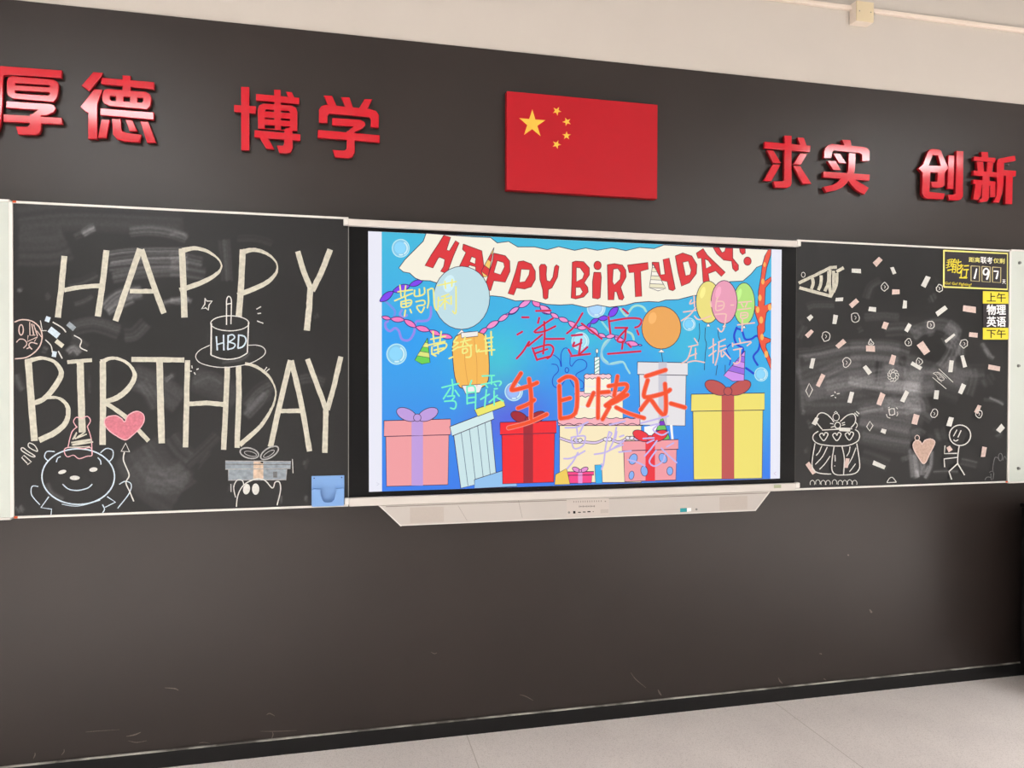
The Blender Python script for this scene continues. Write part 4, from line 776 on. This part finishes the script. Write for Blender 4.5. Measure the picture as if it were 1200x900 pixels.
# pager arrows in the white margins
paint(ribbon([(441.5,565.5),(444.5,567.2),(441.5,569)],.5,sm=False),(196,196,214)); paint(ribbon([(909.5,553),(907,555),(909.5,557)],.5,sm=False),(206,180,214))
me = mesh_from('screen', PV, PF, M_SCREEN)
ca = me.color_attributes.new('picture', 'FLOAT_COLOR', 'CORNER')
buf = []
for p_ in PC:
    for r_ in p_: buf += [*r_, 1.0]
ca.data.foreach_set('color', np.array(buf, np.float32))
link('screen', me, D)

# rails and speaker tray of the display
def bar_px(name, quad, yf, yb, m, parent, bevel=.002, label=None):
    """a solid whose front outline is a photo quad on plane yf"""
    P = [U(a,b,yf) for a,b in quad]; xs = [p[0] for p in P]; zs = [p[2] for p in P]
    return box(name, (min(xs),yf,(zs[2]+zs[3])/2), (max(xs),yb,(zs[0]+zs[1])/2), m, parent, bevel, label)
YR = -.132
bar_px('top_rail', [(407.7,256.3),(936,282.0),(936,289.0),(407.7,264.3)], YR, -.108, M_CREAM, D, .003)
bar_px('end_cap', [(402.5,256.0),(407.8,256.3),(407.8,263.8),(402.5,263.3)], YR-.002, -.108, M_RAIL, D, .003)
bar_px('end_cap', [(934.5,282.0),(938.8,282.2),(938.8,288.6),(934.5,288.4)], YR-.002, -.108, M_RAIL, D, .003)
bar_px('bottom_rail', [(409.2,584.6),(932.5,565.8),(932.5,575.0),(409.2,593.6)], YR, -.108, M_CREAM, D, .003)
bar_px('end_cap', [(403.5,584.0),(409.3,583.5),(409.3,591.8),(403.5,592.2)], YR+.004, -.108, M_RAIL, D, .005)
bar_px('end_cap', [(932.4,565.2),(937.6,566.0),(937.6,571.6),(932.4,572.5)], YR+.004, -.108, M_RAIL, D, .004)
st = bar_px('sticker', [(907,568.4),(915.4,568.1),(915.4,571.8),(907,572.1)], YR-.0006, YR, M_STK, D, 0, 'grey-green sticker on the bottom rail')
# speaker tray: face leans back towards its lower edge
YT0, YT1 = -.129, -.100
TT = [(443.5,592.6),(902.8,576.2)]; TBm = [(470,616.2),(885.6,598.6)]
def tray_pt(px, py):   # on the leaning face: blend the depth between upper and lower edge
    t = (py-np.interp(px,[443.5,902.8],[592.6,576.2]))/(np.interp(px,[470,885.6],[616.2,598.6])-np.interp(px,[443.5,902.8],[592.6,576.2]))
    return YT0+(YT1-YT0)*t
zt = .5*(U(*TT[0],YT0)[2]+U(*TT[1],YT0)[2]); zb = .5*(U(*TBm[0],YT1)[2]+U(*TBm[1],YT1)[2])
xa, xb, xc, xd = U(*TT[0],YT0)[0], U(*TT[1],YT0)[0], U(*TBm[1],YT1)[0], U(*TBm[0],YT1)[0]
V = [(xa,YT0,zt),(xb,YT0,zt),(xc,YT1,zb),(xd,YT1,zb),(xa,-.03,zt),(xb,-.03,zt),(xc,-.03,zb),(xd,-.03,zb)]
tray = link('speaker_tray', mesh_from('speaker_tray', V, [[0,3,2,1],[4,5,6,7],[0,1,5,4],[1,2,6,5],[2,3,7,6],[3,0,4,7]], M_TRAY), D)
def on_tray(name, quads, m, lift=.0008, label=None):
    Vv, Ff = [], []
    for qd in quads:
        o = len(Vv)
        for a, b in qd: 
            y = tray_pt(a,b); Vv.append(U(a,b,y-lift))
        for a, b in qd: y = tray_pt(a,b); Vv.append(U(a,b,y+.0003))
        n = len(qd); Ff.append(list(range(o,o+n))[::-1])
        for i in range(n): Ff.append([o+i,o+(i+1)%n,o+n+(i+1)%n,o+n+i])
    me = mesh_from(name, Vv, Ff, m); 
    bm = bmesh.new(); bm.from_mesh(me); bmesh.ops.recalc_face_normals(bm, faces=bm.faces); bm.to_mesh(me); bm.free()
    return link(name, me, tray, label)
T400 = lambda pts: [(400+a/4.286, 550+b/4.286) for a,b in pts]
T660 = lambda pts: [(660+a/4.286, 550+b/4.286) for a,b in pts]
on_tray('speaker_grille', [T400([(345,192),(515,187),(515,264),(345,271)])], M_GRILLE)
on_tray('speaker_grille', [T660([(785,139),(925,133),(925,199),(785,206)])], M_GRILLE)
on_tray('tray_edge', [T400([(188,182),(196,183),(304,284),(298,287)]), [(470,616.3),(469.6,615.2),(885.0,597.6),(885.6,598.7)], [(902.8,576.2),(900.8,576.6),(884.3,598.2),(885.6,598.7)]], M_RAIL, .0012)
on_tray('tray_groove', [[(452,593.3),(900,577.3),(900,578.2),(452,594.3)], T400([(888,155),(890,155),(910,243),(908,243)]), T400([(585,182),(587,182),(632,257),(630,257)])], M_SEAM, .0007)
on_tray('port_panel', [c('PP',[(135,232),(880,212),(882,500),(135,520)])], mat('port_panel_plastic',S(205,196,189),.5,.3), .0010)
on_tray('panel_icons', [c('PP',rect(262+i*40,270-i*1.0,14,30,0)) for i in range(13)]+[c('PP',rect(815,262,22,22))], M_SEAM, .0013)
on_tray('panel_wordmark', [c('PP',rect(360+i*22,353-i*.4,13,22 if i%3 else 30,0)) for i in range(13)], mat('wordmark_grey',S(120,114,110),.6,.2), .0013)
for x, y, a, b in ((178,458,42,40),(270,455,42,44),(360,455,52,16),(445,450,50,16),(528,445,56,20),(602,443,18,14)):
    on_tray('port', [c('PP', ell(x,y,a/2,b/2,0,12)) if a < 30 or x == 178 else c('PP',rect(x,y,a,b))], M_BLACK if x != 178 else M_STEEL, .0014)
on_tray('power_button', [c('PP',[(730,405),(870,398),(870,465),(730,472)])], M_GRILLE, .0016)
on_tray('sticker', [c('TE',[(410,255),(600,248),(600,355),(410,365)])], M_TEAL, .0012, 'teal sticker on the tray')
on_tray('sticker', [c('TE',[(600,248),(720,244),(720,340),(600,355)])], M_WHITE, .0012, 'white sticker on the tray')
on_tray('screw', [c('TE',ell(868,285,32,32,0,12))], M_STEEL, .0012)

# ------------------------------------------------------------------ raised red characters
YLF, TH = -.026, .016
def red_char(polys, holes, k, label):
    allp = [c(k, p) for p in polys]
    ctr = np.mean([p for pl in allp for p in pl], 0); w0 = U(ctr[0],ctr[1],0)
    t = thing('wall_character', (w0[0],YLF+TH,w0[2]), label, 'character', 'raised red characters on the dark wall')
    union_solid('face', allp, [c(k,h) for h in holes], YLF, TH, M_RED, t, .0016, M_REDSIDE)
    # short stand-off pins behind it
    zs = sorted(allp, key=lambda pl: -abs(sum((pl[i][0]*pl[(i+1)%len(pl)][1]-pl[(i+1)%len(pl)][0]*pl[i][1]) for i in range(len(pl)))))[:2]
    for pl in zs:
        a, b = np.array(pl[0]), np.array(pl[1]); m_ = np.mean(pl, 0); p = (a+b)/2*.7+m_*.3
        P = U(p[0],p[1],YLF); cyl('pin', (P[0],(YLF+TH)/2,P[2]), (0,1,0), .004, -(YLF+TH)+.0015, M_STEEL, t, 10)
red_char([[(-40,91),(0,93),(395,122),(392,170),(60,150),(25,152),(18,170),(16,330),(8,440),(-5,500),(-40,560),(-95,545),(-60,480),(-45,400),(-42,200)],
 [(75,158),(340,180),(366,195),(375,220),(372,265),(362,300),(340,325),(80,302),(50,282),(42,260),(42,190),(52,168)],
 [(38,318),(320,335),(345,345),(356,365),(345,388),(300,410),(190,412),(240,375),(38,362)], [(20,402),(395,425),(400,468),(20,450)], [(190,400),(262,405),(262,500),(250,525),(225,535),(115,532),(100,480),(175,482),(188,470)]],
 [[(98,203),(312,216),(320,222),(312,229),(98,216)], [(98,250),(312,262),(318,272),(308,281),(98,268)]], 'A', 'glossy raised red character 厚, leftmost, cut by the edge of the photo')
red_char([[(595,133),(657,137),(648,160),(570,255),(520,220)], [(600,242),(655,245),(625,330),(622,345),(622,560),(562,560),(562,395),(550,390),(512,355)], [(648,168),(985,197),(985,243),(645,208)], [(782,153),(835,157),(835,260),(782,258)],
 [(690,240),(930,258),(958,275),(968,305),(963,345),(940,372),(700,350),(665,335),(652,310),(652,270),(668,245)], [(640,363),(983,390),(983,438),(640,408)], [(648,435),(703,438),(680,555),(625,552)],
 [(715,430),(772,433),(775,490),(782,510),(805,520),(905,533),(895,583),(790,575),(745,560),(720,530)], [(800,437),(845,440),(878,512),(828,512)], [(895,447),(948,450),(998,585),(940,585)]],
 [[(703,285),(740,288),(740,318),(712,315),(703,305)], [(790,290),(830,293),(830,322),(790,319)], [(878,296),(912,299),(915,315),(905,328),(878,325)]], 'A', 'glossy raised red character 德, second from the left, with a white reflection')
red_char([[(135,130),(192,132),(193,577),(137,575)], [(85,257),(240,268),(238,318),(87,306)], [(240,180),(545,208),(543,252),(240,225)], [(367,150),(413,152),(415,430),(373,428)], [(450,165),(492,168),(512,212),(470,212)],
 [(252,290),(262,262),(290,248),(490,262),(520,278),(530,305),(530,442),(255,424)], [(230,435),(552,465),(550,510),(228,485)], [(440,425),(497,432),(498,560),(485,590),(455,598),(405,595),(385,543),(430,545),(438,530)], [(265,488),(325,492),(368,568),(312,565)]],
 [[(302,302),(312,288),(368,293),(368,308)], [(415,297),(470,300),(480,315),(415,312)], [(302,345),(368,350),(368,363),(302,358)], [(415,352),(480,356),(480,370),(415,366)], [(302,397),(373,400),(373,426),(302,424)], [(415,405),(480,408),(470,420),(450,422),(440,432),(415,430)]], 'B', 'raised red character 博, above the letters HAPPY, third from the left')
red_char([[(716,190),(775,192),(810,270),(750,270)], [(838,202),(897,203),(925,282),(870,280)], [(1003,215),(1058,217),(1025,288),(965,280)], [(682,290),(700,265),(730,255),(1040,285),(1085,300),(1105,330),(1103,417),(1045,412),(1048,360),(1035,342),(755,318),(743,330),(742,385),(682,382)],
 [(775,348),(975,362),(1005,378),(1010,400),(985,425),(930,450),(880,447),(925,408),(775,400)], [(675,432),(1110,470),(1110,522),(673,487)], [(878,440),(935,445),(935,590),(920,622),(895,632),(795,625),(778,573),(860,578),(876,565)]], [], 'B', 'raised red character 学, nearest to the left of the flag')
red_char([[(95,132),(543,172),(535,235),(92,197)], [(288,72),(357,75),(358,540),(345,570),(318,583),(195,582),(178,520),(270,518),(285,505)], [(415,90),(478,95),(505,172),(440,167)], [(118,215),(180,220),(255,342),(178,340)], [(172,355),(250,358),(160,518),(82,515)], [(440,245),(512,250),(448,358),(372,355)], [(373,370),(442,372),(552,545),(468,547)]], [], 'E', 'raised red character 求, nearest to the right of the flag')
red_char([[(848,115),(930,118),(945,190),(880,185)], [(675,230),(688,190),(715,165),(750,155),(1060,185),(1098,198),(1118,225),(1115,320),(1045,322),(1045,260),(1020,242),(770,218),(752,235),(745,292),(672,292)], [(765,248),(830,252),(888,345),(818,342)], [(708,320),(785,322),(835,412),(762,410)], [(915,245),(980,248),(975,400),(960,470),(885,470),(910,410)], [(668,425),(1120,455),(1115,515),(665,482)],
 [(850,475),(925,485),(900,535),(850,580),(790,608),(695,628),(668,575),(760,555),(810,525)], [(905,500),(975,505),(1110,585),(1065,650),(985,605),(930,545)]], [], 'E', 'glossy raised red character 实 with a white reflection, second to the right of the flag')
red_char([[(58,298),(110,250),(158,120),(180,95),(215,85),(285,92),(308,108),(330,170),(385,290),(345,350),(345,480),(325,500),(290,508),(210,500),(192,440),(262,440),(268,345),(190,342),(180,550),(350,570),(330,632),(150,625),(118,605),(98,570),(103,345)],
 [(383,155),(450,158),(440,522),(373,518)], [(470,108),(548,112),(542,600),(525,630),(490,645),(395,642),(378,580),(440,580),(460,570)]], [[(215,155),(270,158),(300,270),(170,265)]], 'Fc', 'glossy raised red character 创, third to the right of the flag')
red_char([[(735,120),(810,122),(815,190),(745,185)], [(660,170),(893,185),(888,232),(660,215)], [(690,225),(758,228),(770,330),(700,330)], [(805,230),(870,232),(855,340),(795,338)], [(655,322),(905,340),(905,395),(655,372)], [(655,418),(895,440),(890,490),(650,465)], [(752,365),(830,370),(820,620),(800,655),(730,665),(712,640),(745,620)], [(675,460),(745,465),(730,600),(700,640),(652,630)], [(835,460),(890,470),(890,610),(835,610)],
 [(1100,160),(1112,215),(985,240),(980,480),(960,580),(930,670),(865,665),(900,600),(910,480),(905,250),(915,205),(940,190)], [(970,315),(1115,325),(1110,385),(970,375)], [(1005,365),(1080,370),(1072,685),(1000,680)]], [], 'Fc', 'raised red character 新, rightmost on the dark wall')

# ------------------------------------------------------------------ flag
fq = [(594,106.4),(770.8,123),(769.9,233.3),(593.7,221.9)]
P = [U(a,b,-.035) for a,b in fq]
fx0, fx1 = (P[0][0]+P[3][0])/2, (P[1][0]+P[2][0])/2; fz1, fz0 = (P[0][2]+P[1][2])/2, (P[2][2]+P[3][2])/2
FLG = thing('flag_plaque', ((fx0+fx1)/2,0,fz0), 'red flag plaque with five gold stars on the dark wall above the display', 'flag')
box('panel', (fx0,-.035,fz0), (fx1,-.0003,fz1), M_FLAG, FLG, .0015)
def star(pts5, name='star'):
    ctr = np.mean(pts5, 0); o = []
    for i in range(5):
        a, b = np.array(pts5[i]), np.array(pts5[(i+1)%5]); o += [tuple(a), tuple(ctr+((a+b)/2-ctr)*.472)]
    flat(name, [o], -.0362, M_STAR, FLG, .0012)
star(c('G',[(250,190),(338,262),(305,367),(195,360),(163,248)]))
for cx_, cy_, r_ in ((415,200,31),(482,272,30),(480,365,30),(413,424,31)):
    a0 = math.atan2(283-cy_, 250-cx_)
    star(c('G',[(cx_+r_*math.cos(a0+i*2*math.pi/5), cy_+r_*.98*math.sin(a0+i*2*math.pi/5)) for i in range(5)]))

# ------------------------------------------------------------------ blue plastic holder on the left board
p0, p1 = U(*q('L6',900,590),YBOARD-.01), U(*q('L6',1110,768),YBOARD-.01)
hx0, hx1, hz1, hz0 = p0[0], p1[0], p0[2], ZBt+.0005
H = thing('chalk_holder', ((hx0+hx1)/2,YBOARD,hz0), 'blue plastic holder fixed to the lower right corner of the left chalkboard', 'holder')
wH, hH = hx1-hx0, hz1-hz0
bm = bmesh.new()
box_bm(bm, (hx0,YBOARD-.006,hz0), (hx1,YBOARD-.0015,hz1), .0015)
me = bpy.data.meshes.new('back_plate'); bm.to_mesh(me); bm.free(); me.materials.append(M_BLUE); link('back_plate', me, H)
bm = bmesh.new(); bmm = bm
fr = lambda u, v: (hx0+wH*u, YBOARD-.034, hz0+hH*v)
out = [(.02,.0),(.98,.0),(.98,.58),(.74,.58),(.735,.45),(.69,.22),(.62,.13),(.40,.13),(.33,.22),(.275,.45),(.27,.58),(.02,.58)]
vf = [bm.verts.new(fr(*p)) for p in out]; vb = [bm.verts.new((fr(*p)[0],YBOARD-.030,fr(*p)[2])) for p in out]
bm.faces.new(vf); bm.faces.new(vb[::-1])
for i in range(len(out)): bm.faces.new([vf[i],vb[i],vb[(i+1)%len(out)],vf[(i+1)%len(out)]])
box_bm(bm, (hx0+wH*.02,YBOARD-.032,hz0), (hx0+wH*.045,YBOARD-.004,hz0+hH*.58)); box_bm(bm, (hx1-wH*.045,YBOARD-.032,hz0), (hx1-wH*.02,YBOARD-.004,hz0+hH*.58)); box_bm(bm, (hx0+wH*.02,YBOARD-.032,hz0), (hx1-wH*.02,YBOARD-.004,hz0+hH*.03))
bmesh.ops.recalc_face_normals(bm, faces=bm.faces)
me = bpy.data.meshes.new('pocket'); bm.to_mesh(me); bm.free(); me.materials.append(M_BLUE); link('pocket', me, H)
for u in (.08,.92): cyl('rivet', (hx0+wH*u,YBOARD-.0065,hz1-hH*.07), (0,-1,0), .0028, .002, mat('rivet_navy',S(50,60,100),.5), H, 12)

# ------------------------------------------------------------------ countdown sign and timetable strips
YS = YBOARD-.003
def qd(k, *pts): return c(k, pts)
sq = c('CS',[(72,66),(1167,118),(1162,748),(70,702)])
Pq = [U(a,b,YS) for a,b in sq]
sg = thing('countdown_sign', (Pq[0][0],YBOARD,Pq[3][2]), 'black and yellow countdown sign reading 197 days in the top corner of the right chalkboard', 'sign')
flat('backing', [sq], YS, M_SIGNBK, sg, .0025)
flat('border', ribbon(c('CS',[(88,82),(1152,130),(1148,732),(86,688)]),1.9,sm=False,closed=False)+ribbon(c('CS',[(86,688),(88,72)]),1.9,sm=False), YS-.0002, M_YELP, sg, .0002)
flat('title_lettering', [(p,M_YELP) for p in text_polys('距离', c('CS',[(505,190),(690,198),(690,282),(505,272)]), .015)]+[(p,M_WHITE) for p in text_polys('联考', c('CS',[(702,182),(900,192),(895,305),(702,292)]), .02)]+[(p,M_YELP) for p in text_polys('仅剩', c('CS',[(912,208),(1102,215),(1098,302),(912,288)]), .015)]+[(p,M_WHITE) for p in text_polys('天', c('CS',[(1060,565),(1118,568),(1118,640),(1060,636)]), .02)], YS-.0003, M_YELP, sg, .0002)
flat('slogan_lettering', text_polys('我', c('CS',[(130,225),(255,215),(260,360),(120,375)]), .018, .15)+text_polys('能', c('CS',[(235,205),(385,240),(380,470),(220,450)]), .016, .1)+text_polys('行', c('CS',[(350,320),(505,310),(495,530),(345,535)]), .018, .1)+[c('CS',[(140,400),(240,385),(240,402),(145,425)]), c('CS',[(340,525),(478,525),(470,550),(345,545)])], YS-.0003, M_YEL, sg, .0002)
flat('motto_lettering', text_polys('Go! Go! Fighting!', c('CS',[(105,600),(548,628),(545,690),(105,660)]), .025, .1), YS-.0003, M_YEL, sg, .0002)
for (pts, dig) in (([(530,316),(697,324),(694,618),(530,606)],[[(635,390),(620,460),(600,540)]]), ([(712,324),(874,334),(872,630),(714,618)],[[(840,420),(800,380),(755,410),(755,470),(800,480),(838,430),(830,500),(808,555)]]), ([(890,336),(1052,345),(1048,638),(890,628)],[[(930,425),(995,428),(985,480),(968,545)]])):
    cd = flat('digit_card', [c('CS',pts)], YS-.0006, M_SIGNBK, sg, .0004)
    ins = np.array(pts)*.86+np.mean(pts,0)*.14
    flat('card_frame', ribbon(c('CS',[tuple(p) for p in ins]+[tuple(ins[0])]),1.1,sm=False), YS-.0008, M_OLIVE, cd, .0002)
    dp = []
    for s_ in dig: dp += ribbon(c('CS',s_),[1.6,1.9,2.2],sm=len(s_)>2 and len(s_)!=4,cap=True)
    flat('digit', dp, YS-.0010, M_WHITE, cd, .0002)
rows = [('上午', [(592,393),(783,400),(783,488),(592,486)], M_YEL, M_INK, 'yellow magnetic strip reading 上午, directly below the countdown sign'),
        ('物理', [(592,489),(783,491),(783,577),(592,577)], M_SIGNBK, M_WHITE, 'black magnetic strip with white 物理, second below the countdown sign'),
        ('英语', [(592,579),(783,579),(783,666),(592,666)], M_SIGNBK, M_WHITE, 'black magnetic strip with white 英语, third below the countdown sign'),
        ('下午', [(592,669),(783,670),(783,758),(592,758)], M_YEL, M_INK, 'yellow magnetic strip reading 下午, lowest below the countdown sign')]
for txt, pts, mb, mi, lab in rows:
    pl = c('R3',pts); P0 = U(*pl[3],YS)
    t = thing('timetable_strip', (P0[0],YBOARD,P0[2]), lab, 'magnetic strip', 'timetable strips under the countdown sign')
    flat('strip', [pl], YS, mb, t, .0025)
    tx = c('R3',[(620,pts[0][1]+(12 if mi is M_INK else 6)),(762,pts[0][1]+(14 if mi is M_INK else 6)),(762,pts[2][1]-(12 if mi is M_INK else 5)),(620,pts[3][1]-(12 if mi is M_INK else 5))])
    flat('lettering', text_polys(txt, tx, .012 if mi is M_INK else .03), YS-.0004, mi, t, .0003)

# ------------------------------------------------------------------ conduit and junction box on the upper wall
zc = U(1100,23.5,0)[2]
jb0, jb1 = U(1003.5,24,-.045), U(1024.2,3,-.045)
CT = thing('cable_conduit', (2.0,.008,zc), 'white cable conduit running along the beige wall at the upper right', 'conduit')
for x0_, x1_ in ((.1,jb0[0]+.002),(jb1[0]-.002,XR-.02)):
    box('pipe', (x0_,-.012,zc-.0105), (x1_,.008,zc+.0105), M_PIPE, CT, .004)
JB = thing('junction_box', ((jb0[0]+jb1[0])/2,.008,jb0[2]), 'small ivory junction box on the white conduit at the upper right', 'junction box')
jz1 = jb1[2]
box('body', (jb0[0],-.041,jb0[2]), (jb1[0],.0075,jz1), M_PIPE, JB, .002)
box('cover', (jb0[0]+.001,-.046,jb0[2]+.001), (jb1[0]-.001,-.0405,jz1-.001), M_BOXY, JB, .002)
for a, b in ((1007.2,12.8),(1020.5,14.5)):
    p = U(a,b,-.046); cyl('screw', (p[0],-.0465,p[2]), (0,-1,0), .0028, .002, M_STEEL, JB, 12)

# ------------------------------------------------------------------ black lectern at the right edge
lx = U(1196.8,600,-.09)[0]; lz = U(1199,589.5,-.09)[2]
LC = thing('lectern', (lx+.3,-.3,FLOOR_Z), 'black lectern against the dark wall, only its edge showing at the right of the photo', 'lectern')
bm = bmesh.new()
box_bm(bm, (lx,-.5,FLOOR_Z+.06), (lx+.62,-.09,lz-.02), .006); 
me = bpy.data.meshes.new('body'); bm.to_mesh(me); bm.free(); me.materials.append(M_BLACK); link('body', me, LC)
box('top', (lx-.006,-.52,lz-.02), (lx+.63,-.085,lz), M_BLACK, LC, .006)
box('top_trim', (lx+.004,-.09,lz-.012), (lx+.62,-.083,lz-.004), M_STEEL, LC, .002)
box('door', (lx+.03,-.508,FLOOR_Z+.1), (lx+.59,-.5,lz-.05), M_BLACK, LC, .002)
for dx in (.045,.57):
    for y_ in (-.13,-.46):
        cyl('foot', (lx+dx,y_,FLOOR_Z+.03), (0,0,1), .022, .06, M_STEEL, LC, 18)
